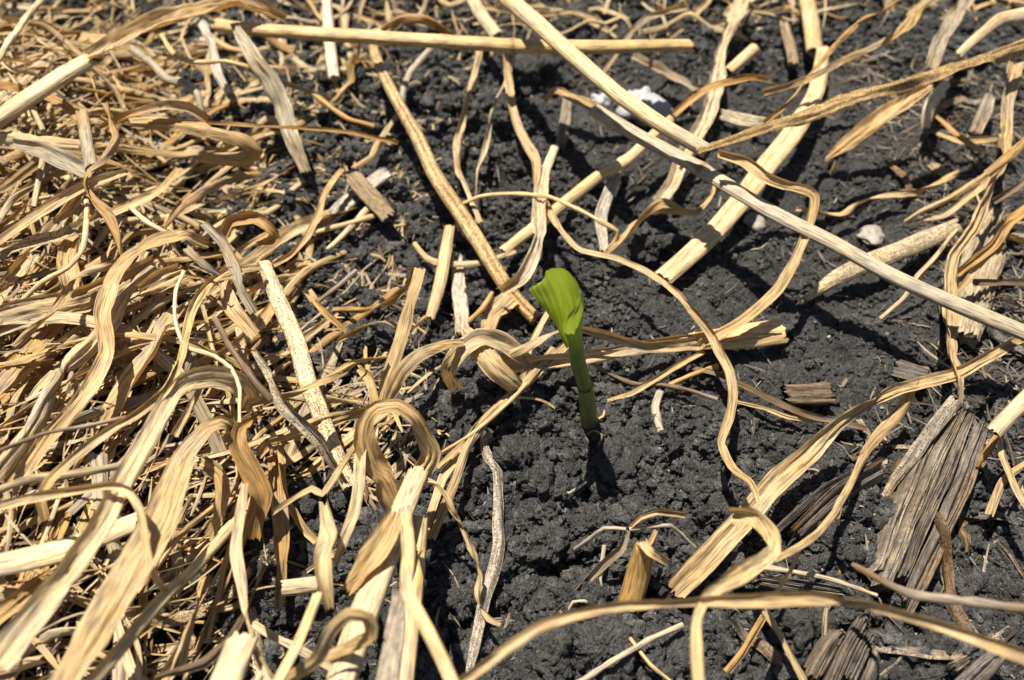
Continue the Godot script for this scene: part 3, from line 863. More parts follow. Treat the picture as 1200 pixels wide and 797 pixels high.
	["B", "w", [-1185,380,-1406,-1087,330,-1242,-1048,290,-1215,-1007,220,-1143,-964,160,-1034,-919,100,-949], [30,56,70,63,39], "wide whitish leaf drooping in front of the level back stalk", "cup=.3"],
	["S", "w", [-1005,120,-2075,-954,120,-1793,-926,110,-1642,-894,100,-1491], [41,43,43], "white stalk hanging behind the level back stalk", "flat=.7"],
	["B", "g", [-1417,300,-964,-1270,300,-957,-1038,290,-944,-872,270,-957,-754,240,-974,-595,190,-987], [15,17,16], "level thin leaf spike pointing out of the upper heap", "cup=.6"],
	["F", "g", [-1084,140,-1411,-958,140,-1345,-874,120,-1282,-810,100,-1239,-720,70,-1233], [21,19], "thin brown stem below the wide whitish leaf", ""],
	["B", "p", [-336,220,-1503,-373,160,-1303,-394,130,-1193,-405,100,-1063,-394,95,-959,-366,90,-888,-312,70,-733], [29,35,35,30,25], "pale twisted strip hanging from the level back stalk", "twist=.9 cup=.6"],
	["B", "p", [-210,200,-1492,-234,170,-1394,-280,140,-1279,-301,110,-1122,-328,95,-959,-331,80,-910,-330,60,-738], [22,25,22,19], "second pale strip hanging from the level back stalk", "twist=.8 cup=.6"],
	["S", "p", [-395,220,-1909,-327,210,-1734,-272,190,-1631], [47,51], "pale stalk end above the level back stalk", "flat=.7 node=.5"],
	["B", "g", [-689,300,-1499,-607,360,-1475,-514,360,-1461,-425,280,-1490], [28,43,41,28], "golden leaf arched above the level back stalk", "cup=.6"],
	["B", "t", [-630,80,-1298,-686,80,-1148,-707,80,-1053,-773,60,-1014], [26,31,27], "crooked pale strip on dark soil by the slanting stalk", "twist=.6 cup=.5"],
	["F", "y", [-520,140,-1646,-602,120,-1496,-621,100,-1402,-627,60,-1326], [28,24], "crooked grey root under the level back stalk", ""],
	["F", "p", [-1816,460,-1445,-1832,460,-1263,-1827,460,-1018], [22,20], "thin pale stem crossing the top corner", ""],
	["B", "g", [-1493,340,-862,-1396,380,-878,-1288,400,-893,-1212,390,-896,-1164,350,-891], [27,37,42,33], "golden leaf arched over the bent leaf loop", "cup=.6"],
	["B", "t", [-1411,340,-899,-1253,360,-862,-1127,360,-830,-1043,340,-814,-1012,300,-803,-1060,270,-804,-1210,250,-844], [36,48,53,54,48,37], "leaf bent back on itself at the upper heap's edge", "cup=.4"],
	["S", "y", [-1524,400,-861,-1468,410,-735,-1409,410,-600], [36,38], "short greyish upright stalk in the upper heap", "flat=.6"],
	["B", "y", [-1686,400,-722,-1587,410,-680,-1495,410,-628,-1387,400,-566], [34,53,55,49], "leaf with one dark grey end in the upper heap", "cup=.4"],
	["B", "p", [-1799,360,-804,-1629,380,-758,-1506,370,-751], [38,43,35], "pale level leaf near the picture edge in the upper heap", "cup=.6"],
	["B", "g", [-1927,340,-1098,-1758,360,-1028,-1631,360,-960,-1569,330,-907], [35,38,30], "brown leaf under the long pale stalk", "cup=.5"],
	["F", "t", [-1431,360,-1364,-1357,350,-1249,-1295,340,-1224,-1195,330,-1249,-1100,300,-1248], [18,18], "thin wiry straw dangling from the sheath", ""],
	["B", "w", [-1385,260,-1618,-1332,240,-1506,-1281,220,-1359,-1233,180,-1281], [33,37,28], "pale straight leaf under the sheath", "cup=.4"],
	["F", "y", [-1593,260,-1432,-1496,270,-1335,-1408,270,-1232,-1335,270,-1207,-1283,250,-1149,-1275,220,-1107], [28,31,25], "knobbly root in the upper heap", ""],
	["B", "t", [-1609,360,-329,-1506,390,-430,-1409,400,-523,-1320,380,-620], [28,34,32,25], "long leaf rising to the zigzag brown leaf", "cup=.5"],
	["B", "t", [-1538,310,-399,-1479,340,-493,-1446,350,-608], [32,41,36], "straight leaf behind the long rising leaf", "cup=.4"],
	["B", "t", [-1621,240,-221,-1594,260,-312,-1576,250,-412], [39,45,38], "leaf in the gap near the picture edge", "cup=.4"],
	["B", "t", [-1362,320,-501,-1290,330,-539,-1238,320,-605,-1228,290,-737], [27,35,32], "leaf leaning out of the upper heap to the dark soil", "cup=.4"],
	["B", "g", [-1233,260,-511,-1201,260,-607,-1158,250,-685,-1108,230,-757,-1033,190,-840], [20,30,33,28], "ragged golden brown leaf beside dark soil", "twist=.4 cup=.6"],
	["B", "g", [-1049,260,-471,-1018,300,-491,-945,310,-494,-906,300,-469,-886,270,-457,-949,240,-455], [33,39,34,28], "golden loop of leaf at the heap's inner edge", "cup=.6"],
	["B", "y", [-1075,340,-449,-1005,340,-374,-961,330,-295,-928,310,-221,-892,280,-172], [27,32,31], "greyish leaf bending down the heap's inner edge", "cup=.5"],
	["B", "y", [-1066,400,-286,-998,400,-221,-968,380,-210], [25,31,20], "small grey strip on top of the heap", "cup=.4"],
	["F", "p", [-1290,350,-499,-1216,350,-430,-1175,330,-417], [14,14], "short pale twig in the upper heap", ""],
	["B", "t", [-1188,330,-203,-1119,360,-213,-1088,340,-262], [30,55,46], "short ribbed leaf in the heap centre", "cup=.4"],
	["B", "t", [-985,300,-260,-946,290,-171,-885,260,-108], [31,43,35], "broad leaf in the shade beside the pale straight stalk", "cup=.4"],
	["B", "t", [-711,80,-231,-639,120,-254,-580,120,-272,-509,90,-265,-466,60,-336], [14,22,20,22,17], "wavy strip in the litter at the upright leaf's foot", "twist=.8 cup=.6"],
	["B", "t", [122,180,-1413,229,270,-1528,300,280,-1613,474,220,-1787], [21,27,26], "tan straw bow over the level back stalk's end", "cup=.6"],
	["B", "y", [249,140,-1577,360,120,-1510,492,90,-1423], [37,49,36], "grey tan leaf beside the cream stalk", "cup=.5"],
	["S", "p", [626,90,-1549,766,80,-1727], [38,45], "short pale stub near the waisted leaf", "flat=.7"],
	["B", "g", [325,260,-1047,395,290,-1105,496,300,-1163,592,290,-1202,687,260,-1237], [26,34,33,28], "golden leaf bow crossing the waisted leaf", "cup=.6"],
	["W", "y", [2,50,-1446,-12,50,-1300,-37,50,-1150], [41,48,39], "small grey stick on the soil near the white stone", "thick=2"],
	["S", "p", [-59,50,-1138,-97,50,-1009], [28,32], "small pale stick below the small grey stick", "flat=.6"],
	["W", "w", [566,60,-1319,645,60,-1287,736,60,-1267], [44,52,40], "white bark flake near the waisted leaf", "thick=1.2"],
	["W", "y", [937,60,-1960,929,60,-1798,913,60,-1653], [42,49,43], "small bark piece beside the pale stalk end", "thick=2"],
	["F", "w", [1305,60,-1236,1309,110,-1296,1417,120,-1427], [31,37], "pale bent root beside the pointed ribbed leaf", ""],
	["W", "y", [1593,90,-1396,1529,80,-1285,1484,60,-1211], [40,52,47], "grey crumbling stalk near the corner", "thick=2.5"],
	["B", "g", [1421,300,-876,1317,300,-782,1249,270,-738], [28,31], "golden strip over the strap leaf's top", "cup=.5"],
	["B", "b", [1380,260,-722,1291,250,-665,1266,220,-665], [20,23], "dark sliver beside the strap leaf", "cup=.5"],
	["B", "t", [1336,60,-1211,1381,90,-1121,1520,90,-1135], [21,30,27], "pale bent leaf under the brown curled chip", "cup=.5"],
	["F", "t", [18,20,2,38,40,1,41,50,-13], [8,6], "tiny dry scale at the seedling's foot", ""],
	["F", "b", [-9,30,50,8,50,51,28,50,66,19,30,85], [7,7], "tiny dark fibre ring in the seedling's shadow", ""],
	["F", "t", [-202,80,-33,-155,70,-36,-119,50,-36,-95,40,-25], [8,6], "thin brown rootlet beside the slanting bundle", ""],
	["F", "y", [-111,40,240,-67,60,242,-24,60,210], [10,8], "small twig lying on a clod below the seedling", ""],
]

func options(s: String) -> Dictionary:
	var d := {}
	for w in s.split(" ", false):
		var kv := w.split("=")
		d[kv[0]] = float(kv[1]) if kv.size() > 1 else 1.0
	return d

func points_of(a: Array, half: float) -> PackedVector3Array:
	var out := PackedVector3Array()
	for i in range(0, a.size(), 3):
		var p := Vector3(a[i], a[i + 1], a[i + 2]) * 0.0001
		p.y = maxf(p.y, soil_at(p.x, p.z) + half)
		out.append(p)
	return out

func make_traced() -> void:
	var holder: Node3D = null
	for idx in traced.size():
		var e: Array = traced[idx]
		var kind: String = e[0]
		var part := kind.begins_with("+")
		if part: kind = kind.substr(1)
		var o := options(e[5])
		var wid := PackedFloat32Array()
		for q in e[3]:
			wid.append(q * 0.0001)
		var pts := points_of(e[2], 0.0012 if kind == "F" else 0.0018)
		var compound: bool = not part and idx + 1 < traced.size() and String(traced[idx + 1][0]).begins_with("+")
		var origin := pts[pts.size() / 2] if not part else holder.position
		if not part:
			origin.y = 0.0
		for i in pts.size():
			pts[i] -= origin
		var called: String = {"B": "straw_leaf", "S": "straw_stalk", "F": "dry_twig", "W": "wood_chip"}[kind]
		var category: String = {"B": "straw", "S": "straw", "F": "twig", "W": "wood chip"}[kind]
		var group: String = {"B": "dry straw leaves", "S": "dry straw stalks", "F": "dry twigs and fibres", "W": "weathered wood pieces"}[kind]
		var me := sweep(kind, pts, wid, tint(e[1]), o)
		var mat := sweep_material(kind, o.has("dirt"))
		if o.has("strips"):      # a broken stalk wall: fibre strips side by side, each its own piece
			var bundle := Node3D.new()
			bundle.name = numbered(called)
			add_child(bundle)
			bundle.position = origin
			tag(bundle, e[4], category, group)
			var many := int(o["strips"])
			var run := (pts[pts.size() - 1] - pts[0]).normalized()
			var across := run.cross(Vector3.UP).normalized()
			for k in many:
				var f := (k + 0.5) / many - 0.5
				var q := PackedVector3Array()
				for i in pts.size():
					q.append(pts[i] + across * (f * at_t(wid, float(i) / (pts.size() - 1))) + Vector3.UP * (rng.randf_range(-0.0006, 0.0006) - 0.0035 * f * f * 4.0))
				q[0] += run * rng.randf_range(-0.003, 0.007)
				q[q.size() - 1] -= run * rng.randf_range(-0.003, 0.007)
				var sw := PackedFloat32Array()
				for w0 in wid:
					sw.append(w0 / many * rng.randf_range(0.86, 1.0))
				var so := o.duplicate()
				so["roll"] = rng.randf_range(-0.35, 0.35) - f * 0.8
				so["face"] = Vector3.UP
				put(sweep("W", q, sw, tint(e[1]).lerp(tint("b"), rng.randf_range(0.0, 0.45)), so), "strip", mat, bundle)
			continue
		if part:
			put(me, e[4], mat, holder)
		elif compound:
			holder = Node3D.new()
			holder.name = numbered(called)
			add_child(holder)
			holder.position = origin
			tag(holder, e[4], category, group)
			put(me, "leaf" if kind == "B" else "stalk_piece", mat, holder)
		else:
			var t := put(me, called, mat)
			t.position = origin
			tag(t, e[4], category, group)

# ---------- the seedling ----------
var leaf_rows := [
	[-77,373,23,-82,353,2,-64,323,-22,-47,323,-22,-38,344,1,-51,358,22,-69,352,23],
	[-93,415,26,-98,403,5,-79,379,-18,-56,379,-18,-46,401,9,-60,416,39,-77,408,39],
	[-112,467,28,-109,450,5,-88,430,-18,-64,432,-15,-51,463,19,-73,495,58,-99,503,64],
	[-134,518,32,-126,505,10,-99,483,-14,-70,488,-11,-53,523,27,-71,548,62,-95,545,69],
	[-156,562,36,-141,556,16,-111,537,-9,-79,534,-7,-56,553,26,-63,573,52,-80,573,63],
	[-175,615,50,-156,602,22,-127,588,-1,-90,581,-4,-63,573,20,-63,591,41,-70,607,57],
	[-176,625,53,-145,621,26,-139,634,9,-104,634,3,-75,608,12,-66,592,24,-65,592,33],
]
var stem_low := [10, -45, 0, 3, 9, 0, -10, 96, 0, -19, 158, 0, -22, 182, 0]
var stem_low_w := [51, 51, 48, 44, 42]
var stem_up := [-16, 144, 0, -25, 191, 0, -39, 249, 0, -49, 292, 0, -56, 334, 0, -60, 363, 0, -65, 397, 0, -70, 424, 0]
var stem_up_w := [37, 36, 37, 39, 40, 36, 30, 22]

func tube(pts: PackedVector3Array, wid: PackedFloat32Array, col: Color, rim: float) -> ArrayMesh:
	var line := curve_points(pts, 0.0007)
	var n := line.size()
	var m := 28
	var v := PackedVector3Array()
	var nn := PackedVector3Array()
	var uv := PackedVector2Array()
	var cc := PackedColorArray()
	var ix := PackedInt32Array()
	for i in n:
		var t := float(i) / (n - 1)
		var tan := (line[mini(i + 1, n - 1)] - line[maxi(i - 1, 0)]).normalized()
		var S := tan.cross(Vector3(0, 0, 1)).normalized()
		var N := S.cross(tan).normalized()
		var w := at_t(wid, t) * 0.5
		for j in m:
			var ph := TAU * j / m
			var r := w * (1.0 + 0.015 * sin(ph * 9.0) + 0.02 * noise.get_noise_2d(t * 12.0, ph * 2.0))
			var top := 0.0
			if i == n - 1:
				top = rim * (0.5 + 0.5 * sin(ph * 2.0 + 0.6) + 0.5 * noise.get_noise_2d(ph * 2.0, 3.0))
				r *= 1.06
			v.append(line[i] + S * (cos(ph) * r) + N * (sin(ph) * r) + tan * top)
			nn.append((S * cos(ph) + N * sin(ph)).normalized())
			uv.append(Vector2(float(j) / m * 0.9, t * 0.3))
			var c := col
			if i >= n - 2 and rim > 0.0:      # dry pale rim of the torn sheath
				c = col.lerp(Color(0.42, 0.36, 0.17), 0.7)
			c = c.lerp(Color(0.16, 0.11, 0.10), clampf(noise.get_noise_2d(ph * 1.3, t * 4.0 + 8.0) * 0.9 - 0.05, 0.0, 0.4))
			cc.append(c)
	for i in n - 1:
		for j in m:
			var j2 := (j + 1) % m
			ix.append_array(PackedInt32Array([i * m + j, i * m + j2, (i + 1) * m + j, i * m + j2, (i + 1) * m + j2, (i + 1) * m + j]))
	var arr := []
	arr.resize(Mesh.ARRAY_MAX)
	arr[Mesh.ARRAY_VERTEX] = v
	arr[Mesh.ARRAY_NORMAL] = nn
	arr[Mesh.ARRAY_TEX_UV] = uv
	arr[Mesh.ARRAY_COLOR] = cc
	arr[Mesh.ARRAY_INDEX] = ix
	var me := ArrayMesh.new()
	me.add_surface_from_arrays(Mesh.PRIMITIVE_TRIANGLES, arr)
	return me

func cr(a: Vector3, b: Vector3, c: Vector3, d: Vector3, t: float) -> Vector3:
	return 0.5 * (2.0 * b + (c - a) * t + (2.0 * a - 5.0 * b + 4.0 * c - d) * t * t + (3.0 * b - a - 3.0 * c + d) * t * t * t)

func make_seedling() -> void:
	var root := Node3D.new()
	root.name = "maize_seedling"
	add_child(root)
	tag(root, "single bright green maize seedling with one unrolling leaf", "seedling")
	var lo := PackedVector3Array()
	for i in range(0, stem_low.size(), 3):
		lo.append(Vector3(stem_low[i], stem_low[i + 1], stem_low[i + 2]) * 0.0001)
	var up := PackedVector3Array()
	for i in range(0, stem_up.size(), 3):
		up.append(Vector3(stem_up[i], stem_up[i + 1], stem_up[i + 2]) * 0.0001)
	var wl := PackedFloat32Array()
	for q in stem_low_w: wl.append(q * 0.0001)
	var wu := PackedFloat32Array()
	for q in stem_up_w: wu.append(q * 0.0001)
	put(tube(lo, wl, Color(0.28, 0.31, 0.10), 0.0016), "sheath", mats.green_stem, root)
	put(tube(up, wu, Color(0.26, 0.33, 0.085), 0.0), "stem", mats.green_stem, root)
	# leaf: rows from the whorl up, columns from the free margin round the back to the wrapped margin
	var rn := leaf_rows.size()
	var cn: int = leaf_rows[0].size() / 3
	var g := []
	for r in rn:
		var row := PackedVector3Array()
		for c in cn:
			row.append(Vector3(leaf_rows[r][c * 3], leaf_rows[r][c * 3 + 1], leaf_rows[r][c * 3 + 2]) * 0.0001)
		g.append(row)
	var per := 8
	var hh := (rn - 1) * per + 1
	var ww := (cn - 1) * per + 1
	var v := PackedVector3Array()
	for y in hh:
		var r := mini(y / per, rn - 2)
		var ty := float(y) / per - r
		for x in ww:
			var c := mini(x / per, cn - 2)
			var tx := float(x) / per - c
			var q := []
			for dr in range(-1, 3):
				var row: PackedVector3Array = g[clampi(r + dr, 0, rn - 1)]
				q.append(cr(row[clampi(c - 1, 0, cn - 1)], row[c], row[c + 1], row[clampi(c + 2, 0, cn - 1)], tx))
			var p := cr(q[0], q[1], q[2], q[3], ty)
			p.z += 0.00012 * sin(x * 1.57)      # parallel veins
			v.append(p)
	var nn := PackedVector3Array()
	var uv := PackedVector2Array()
	var cc := PackedColorArray()
	var ix := PackedInt32Array()
	for y in hh:
		for x in ww:
			var du := v[y * ww + mini(x + 1, ww - 1)] - v[y * ww + maxi(x - 1, 0)]
			var dv := v[mini(y + 1, hh - 1) * ww + x] - v[maxi(y - 1, 0) * ww + x]
			nn.append(dv.cross(du).normalized())
			uv.append(Vector2(float(x) / ww * 1.2, float(y) / hh * 0.3))
			var k := 0.5 + 0.5 * noise.get_noise_2d(x * 0.9, y * 0.05)
			var c := Color(0.43, 0.56, 0.115).lerp(Color(0.51, 0.64, 0.15), k)
			if y >= hh - 1:
				c = c.lerp(Color(0.45, 0.40, 0.2), 0.5)     # thin dry margin
			cc.append(c)
	for y in hh - 1:
		for x in ww - 1:
			var a := y * ww + x
			ix.append_array(PackedInt32Array([a, a + 1, a + ww, a + 1, a + ww + 1, a + ww]))
	var arr := []
	arr.resize(Mesh.ARRAY_MAX)
	arr[Mesh.ARRAY_VERTEX] = v
	arr[Mesh.ARRAY_NORMAL] = nn
	arr[Mesh.ARRAY_TEX_UV] = uv
	arr[Mesh.ARRAY_COLOR] = cc
	arr[Mesh.ARRAY_INDEX] = ix
	var me := ArrayMesh.new()
	me.add_surface_from_arrays(Mesh.PRIMITIVE_TRIANGLES, arr)
	put(me, "leaf", mats.green, root)

# ---------- the mass of the heap ----------
# outlines on the ground in mm, x and z
var heap_outline := PackedVector2Array([Vector2(-379, -271), Vector2(-219, -196), Vector2(-164, -183), Vector2(-140, -132), Vector2(-123, -89), Vector2(-102, -65), Vector2(-83, -23), Vector2(-79, 6), Vector2(-84, 36), Vector2(-85, 68), Vector2(-83, 101), Vector2(-184, 86)])
var back_outline := PackedVector2Array([Vector2(-405, -370), Vector2(363, -370), Vector2(253, -196), Vector2(129, -210), Vector2(57, -183), Vector2(-36, -183), Vector2(-82, -153), Vector2(-107, -103), Vector2(-175, -107), Vector2(-278, -127)])
var edge_outline := PackedVector2Array([Vector2(115, -183), Vector2(207, -183), Vector2(100, 74), Vector2(35, 74), Vector2(40, 27), Vector2(90, -8), Vector2(107, -29), Vector2(114, -107)])
var fringe_outline := PackedVector2Array([Vector2(-142, -177), Vector2(-36, -177), Vector2(-34, -132), Vector2(-58, -65), Vector2(-47, -23), Vector2(-40, 6), Vector2(-59, 27), Vector2(-97, -23)])

func inside_by(p: Vector2, poly: PackedVector2Array) -> float:   # mm inside the outline, negative outside
	var best := 1e9
	for i in poly.size():
		var q := Geometry2D.get_closest_point_to_segment(p, poly[i], poly[(i + 1) % poly.size()])
		best = minf(best, q.distance_to(p))
	return best if Geometry2D.is_point_in_polygon(p, poly) else -best

func heap_height(p: Vector2) -> float:   # mm
	var d := inside_by(p, heap_outline)
	return 26.0 * smoothstep(-4.0, 42.0, d)

func random_in(poly: PackedVector2Array) -> Vector2:
	var lo := poly[0]
	var hi := poly[0]
	for q in poly:
		lo = lo.min(q)
		hi = hi.max(q)
	for k in 200:
		var p := Vector2(rng.randf_range(lo.x, hi.x), rng.randf_range(lo.y, hi.y))
		if Geometry2D.is_point_in_polygon(p, poly):
			return p
	return poly[0]

func loose_straw(p: Vector2, angle: float, length: float, level: float, bend: float) -> PackedVector3Array:
	var pts := PackedVector3Array()
	var c := 6
	var q := p - Vector2(cos(angle), sin(angle)) * length * 0.5
	var a := angle - bend * 0.5
	for i in c:
		var h := heap_height(q)
		var y := level * h + rng.randf_range(-1.5, 2.5)
		var x := q.x * 0.001
		var z := q.y * 0.001
		pts.append(Vector3(x, maxf(y * 0.001, soil_at(x, z) + 0.0015), z))
		a += bend / c + rng.randf_range(-0.28, 0.28)
		q += Vector2(cos(a), sin(a)) * length / (c - 1)
	return pts

func make_heap_filler() -> void:
	var mass := SurfaceTool.new()
	mass.begin(Mesh.PRIMITIVE_TRIANGLES)
	for i in 130 + 2400:
		var deep := i >= 130      # past the straws one can pick out: the crowded lower layers
		var back := i % 20 < (11 if deep else 6)
		var p := random_in(back_outline if back else heap_outline)
		# most straws of the heap lie from the near corner up and away to the right
		var angle := rng.randfn(-1.05, 0.45) if rng.randf() < 0.72 else rng.randf_range(-PI, PI)
		if back:
			angle = rng.randf_range(-PI, PI)
		var big := rng.randf()
		var length := rng.randf_range(35.0, 95.0) * (0.6 if back else 1.0)
		var level := rng.randf_range(0.05, 1.12) if deep else rng.randf_range(0.45, 1.05)
		var pts := loose_straw(p, angle, length, level, rng.randfn(0.0, 0.9))
		var arch := maxf(rng.randfn(0.0, 0.004), 0.0)
		for k in pts.size():
			pts[k].y += arch * sin(PI * k / (pts.size() - 1.0))
		var w := (lerpf(0.5, 4.0, big * big * big) if deep else lerpf(1.4, 6.0, big * big)) * (0.8 if back else 1.0) * 0.001
		var kind := "B" if rng.randf() < 0.84 else "S"
		if kind == "S":
			w = rng.randf_range(1.4, 3.6) * 0.001
		var wid := PackedFloat32Array([w * rng.randf_range(0.4, 1.0), w, w * rng.randf_range(0.8, 1.0), w * rng.randf_range(0.3, 1.0)])
		var o := {"cup": rng.randf_range(0.1, 0.55), "flat": rng.randf_range(0.4, 0.75), "roll": rng.randf_range(-0.6, 0.6), "face": Vector3(0, 1, 0.25).normalized()}
		if rng.randf() < 0.4:
			o["twist"] = rng.randf_range(0.3, 1.5)
		var pick := rng.randf()
		var c := "t" if pick < 0.45 else ("g" if pick < 0.58 else ("p" if pick < 0.92 else "y"))
		var dirt := rng.randf() < 0.22
		if deep:
			o["coarse"] = 1.0
			mass.append_from(sweep(kind, pts, wid, tint(c), o), 0, Transform3D())
			continue
		var mid := pts[3]
		mid.y = 0.0
		for k in pts.size():
			pts[k] -= mid
		var t := put(sweep(kind, pts, wid, tint(c), o), "straw_leaf" if kind == "B" else "straw_stalk", sweep_material(kind, dirt))
		t.position = mid
		if back:
			tag(t, "one of the loose small straws strewn over the far ground", "straw", "loose straws on the far ground")
		else:
			tag(t, "one of the straws buried among others inside the thick straw heap", "straw", "straws inside the heap")

	for i in 70:      # broken grey bits lying about on the trodden side
		var p := random_in(edge_outline)
		var kind: String = ["B", "B", "F", "W"][rng.randi() % 4]
		var length := rng.randf_range(9.0, 38.0) if kind != "W" else rng.randf_range(6.0, 18.0)
		var pts := loose_straw(p, rng.randf() * TAU, length, 0.0, rng.randfn(0.0, 0.7 if kind != "W" else 0.05))
		var up := maxf(rng.randfn(0.0, 0.003), 0.0)
		for k in pts.size():
			pts[k].y += up * k / (pts.size() - 1.0) + 0.0006
		var w: float = {"B": rng.randf_range(0.9, 3.6), "F": rng.randf_range(0.5, 1.1), "W": rng.randf_range(1.5, 5.0)}[kind] * 0.001
		var c: String = ["d", "y", "t", "b", "y", "k"][rng.randi() % 6]
		var o := {"cup": rng.randf_range(0.1, 0.7), "thick": rng.randf_range(0.6, 1.8), "face": Vector3.UP, "roll": rng.randf_range(-0.5, 0.5)}
		var mid := pts[3]
		mid.y = 0.0
		for k in pts.size():
			pts[k] -= mid
		var t := put(sweep(kind, pts, PackedFloat32Array([w * 0.6, w, w * 0.9, w * 0.5]), tint(c), o), {"B": "straw_scrap", "F": "dry_twig", "W": "wood_splinter"}[kind], sweep_material(kind, true))
		t.position = mid
		if kind == "B":
			tag(t, "one of the small broken straw scraps littering the trodden soil", "straw", "straw scraps on the trodden soil")
		elif kind == "F":
			tag(t, "one of the thin twigs littering the trodden soil near the edge", "twig", "twigs on the trodden soil")
		else:
			tag(t, "one of the small wood splinters littering the trodden soil", "wood chip", "wood splinters on the trodden soil")
	var under := put(mass.commit(), "straw_mass", mats.leaf)
	tag(under, "crowded lower layers of straw inside the heap", "straw", "", "stuff")

# ---------- clods and stones ----------
var clods := [[-189, 461, 45, "large clod beside the grey speckled strip near the bottom"], [-125, 210, 45], [-59, 134, 32], [108, 58, 47, "lens shaped clod beside the seedling's foot"], [64, 134, 55, "rough clod at the edge of the seedling's shadow"], [-80, 222, 53], [-180, 142, 64, "broad low clod just left of the seedling"], [-8, 622, 55, "crumbly clod under the foreground leaf, below the cut stub"], [128, 631, 59, "wide clod under the foreground leaf near the corkscrew ribbon"], [-106, 627, 49], [-343, 423, 31], [-334, 507, 30], [-371, 363, 23], [-654, 557, 32], [-723, 527, 36], [598, 374, 55, "knobbly clod between the broken stem and the big weathered piece"], [548, 363, 26], [765, 289, 30], [447, 583, 63, "biggest clod, under the foreground leaf beside the grey flat chip"], [897, 472, 45, "flat dark clod behind the foreground leaf's far end"], [1012, 429, 29], [-579, -847, 53, "clod at the tip of the grey ribbed stalk piece"], [-419, -76, 48], [-338, -183, 45], [-700, -99, 49], [-110, -1646, 103, "big clod behind the level back stalk"], [220, -664, 62, "clod behind the seedling beside the wrinkled braid"], [291, -788, 46], [-920, 606, 28], [-904, 455, 29], [-214, 28, 40], [-246, 317, 39], [-129, 363, 43], [-19, 317, 35], [106, 247, 33], [-30, 493, 37], [-293, 583, 34], [304, 173, 36], [333, 271, 26], [-214, 563, 30], [223, 583, 40], [879, 173, 23], [693, 15, 38]]
var stones := [[282, -1367, 82, 0.52, 0.52, 0.51, 0.7, "white rounded stone lying behind the long cream stalk"], [130, -1481, 37, 0.5, 0.5, 0.5, 0.7, "small white stone beside the larger white one"], [991, -735, 40, 0.42, 0.38, 0.32, 0.35, "flat pale stone chip on bare trodden soil"], [605, -788, 32, 0.36, 0.31, 0.25, 0.6, "rough buff stone near the wide cream stalk"], [196, 152, 9, 0.5, 0.42, 0.28, 0.7, "tiny yellowish pebble below the seedling"], [-62, 101, 6, 0.7, 0.66, 0.6, 0.7, "tiny white grain left of the seedling's shadow"], [224, 220, 7, 0.5, 0.43, 0.3, 0.7, "tiny buff grain farther below the seedling"], [1027, 390, 13, 0.5, 0.3, 0.12, 0.7, "small orange pebble by the lower edge"]]

func make_clods() -> void:
	for e in clods:
		var r: float = e[2] * 0.0001
		var t := rng.randf_range(0.07, 0.095)
		var me := lump(26, 0.55, 0.34, rng.randf() * 90.0, rng.randf_range(0.62, 0.85), Color(t, t * 0.95, t * 0.89))
		var o := put(me, "soil_clod", mats.crumb)
		var x: float = e[0] * 0.0001
		var z: float = e[1] * 0.0001
		o.position = Vector3(x, soil_at(x, z) + r * 0.25, z)
		o.rotation.y = rng.randf() * TAU
		o.scale = Vector3.ONE * r
		tag(o, e[3] if e.size() > 3 else "rounded dark soil clod resting on the loose crumbly ground", "soil clod", "dark soil clods")
	for e in stones:
		var r: float = e[2] * 0.0001
		var me := lump(12, 0.45, 0.08, rng.randf() * 90.0, e[6], Color(e[3], e[4], e[5]))
		var o := put(me, "pebble", mats.stone)
		var x: float = e[0] * 0.0001
		var z: float = e[1] * 0.0001
		o.position = Vector3(x, soil_at(x, z) + r * 0.3, z)
		o.rotation.y = rng.randf() * TAU
		o.scale = Vector3.ONE * r
		tag(o, e[7], "stone")

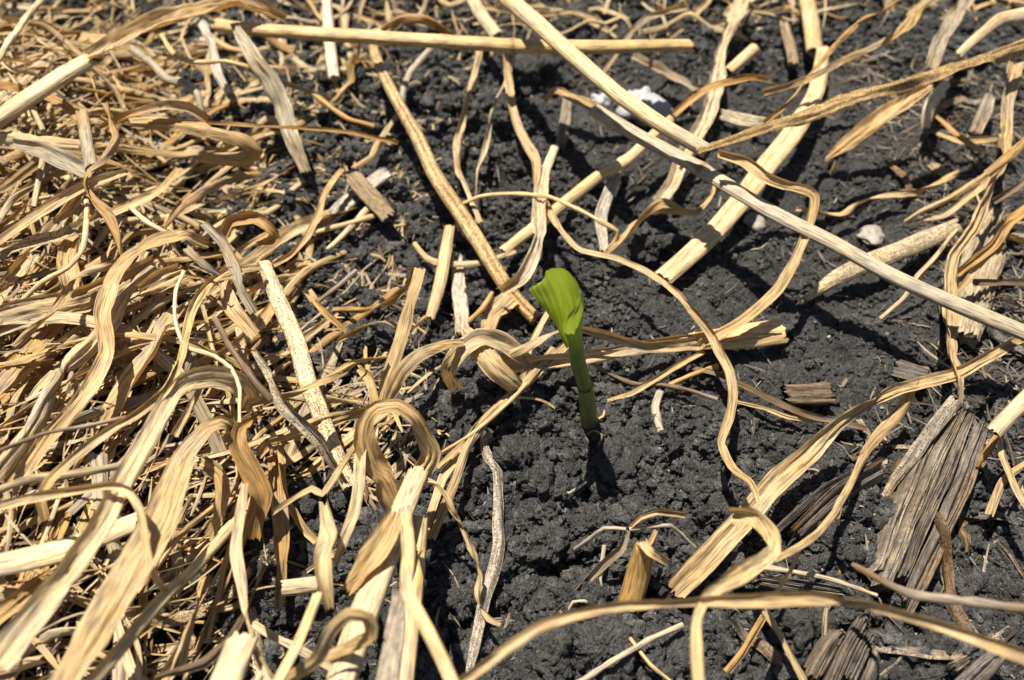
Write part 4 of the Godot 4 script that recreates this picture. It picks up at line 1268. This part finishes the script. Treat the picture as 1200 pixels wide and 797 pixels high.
# ---------- chaff too fine to pick apart ----------
func make_litter() -> void:
	var v := PackedVector3Array()
	var nn := PackedVector3Array()
	var uv := PackedVector2Array()
	var cc := PackedColorArray()
	var ix := PackedInt32Array()
	for i in 7500:
		var zone := rng.randf()
		var p: Vector2
		var level := 0.0
		var length := rng.randf_range(3.0, 15.0)
		var w := rng.randf_range(0.25, 1.3) * 0.5
		if zone < 0.22:
			p = random_in(heap_outline)
			level = rng.randf_range(0.5, 1.08)
			length *= 1.5
		elif zone < 0.50:
			p = random_in(back_outline)
			level = rng.randf_range(0.0, 0.4)
			w *= 1.4
		elif zone < 0.68:
			p = random_in(fringe_outline)
			level = rng.randf_range(0.0, 0.5)
		elif zone < 0.86:
			p = random_in(edge_outline)
			w *= 0.55
			length *= rng.randf_range(0.5, 1.6)
		else:
			p = Vector2(rng.randf_range(-60.0, 130.0), rng.randf_range(-190.0, 80.0))
			length *= 0.5
			w *= 0.6
		var a := rng.randf() * TAU
		var bend := rng.randfn(0.0, 0.55)
		var rise := rng.randfn(0.0, 0.25)
		var pick := rng.randf()
		var col := tint("t" if pick < 0.36 else ("y" if pick < 0.66 else ("p" if pick < 0.78 else "b")))
		if zone >= 0.68 and pick < 0.78:
			col = tint("d" if pick < 0.5 else "y")
		col = col * rng.randf_range(0.75, 1.1)
		var base := v.size()
		var segs := 5
		var q := p - Vector2(cos(a), sin(a)) * length * 0.5
		var u0 := rng.randf()
		var roll := rng.randf_range(-0.9, 0.9)
		for k in segs + 1:
			var x := q.x * 0.001
			var z := q.y * 0.001
			var h := heap_height(q) * level
			var y := maxf(h * 0.001, soil_at(x, z) + 0.0004) + maxf(rise * (float(k) / segs - 0.3) * length * 0.001, 0.0)
			var dir := Vector3(cos(a), 0, sin(a))
			var sd := dir.cross(Vector3.UP).rotated(dir, roll)
			var ww := w * 0.001 * (1.0 - 0.6 * pow(absf(2.0 * k / segs - 1.0), 3.0))
			var up := dir.cross(sd).normalized()
			if up.y < 0.0:
				up = -up
				sd = -sd
			for e in 3:
				v.append(Vector3(x, y, z) + sd * ww * (e - 1) + up * (0.35 * ww if e == 1 else 0.0))
				nn.append((up + sd * 0.35 * (e - 1)).normalized())
				uv.append(Vector2(u0 + e * w * 0.1, u0 + k * length / segs / 55.0))
				cc.append(col)
			a += bend / segs
			q += Vector2(cos(a), sin(a)) * length / segs
		for k in segs:
			for e in 2:
				var b := base + k * 3 + e
				ix.append_array(PackedInt32Array([b, b + 1, b + 3, b + 1, b + 4, b + 3]))
	var arr := []
	arr.resize(Mesh.ARRAY_MAX)
	arr[Mesh.ARRAY_VERTEX] = v
	arr[Mesh.ARRAY_NORMAL] = nn
	arr[Mesh.ARRAY_TEX_UV] = uv
	arr[Mesh.ARRAY_COLOR] = cc
	arr[Mesh.ARRAY_INDEX] = ix
	var me := ArrayMesh.new()
	me.add_surface_from_arrays(Mesh.PRIMITIVE_TRIANGLES, arr)
	var o := put(me, "straw_litter", mats.leaf)
	tag(o, "fine straw chaff and broken bits scattered over soil and heap", "chaff", "", "stuff")
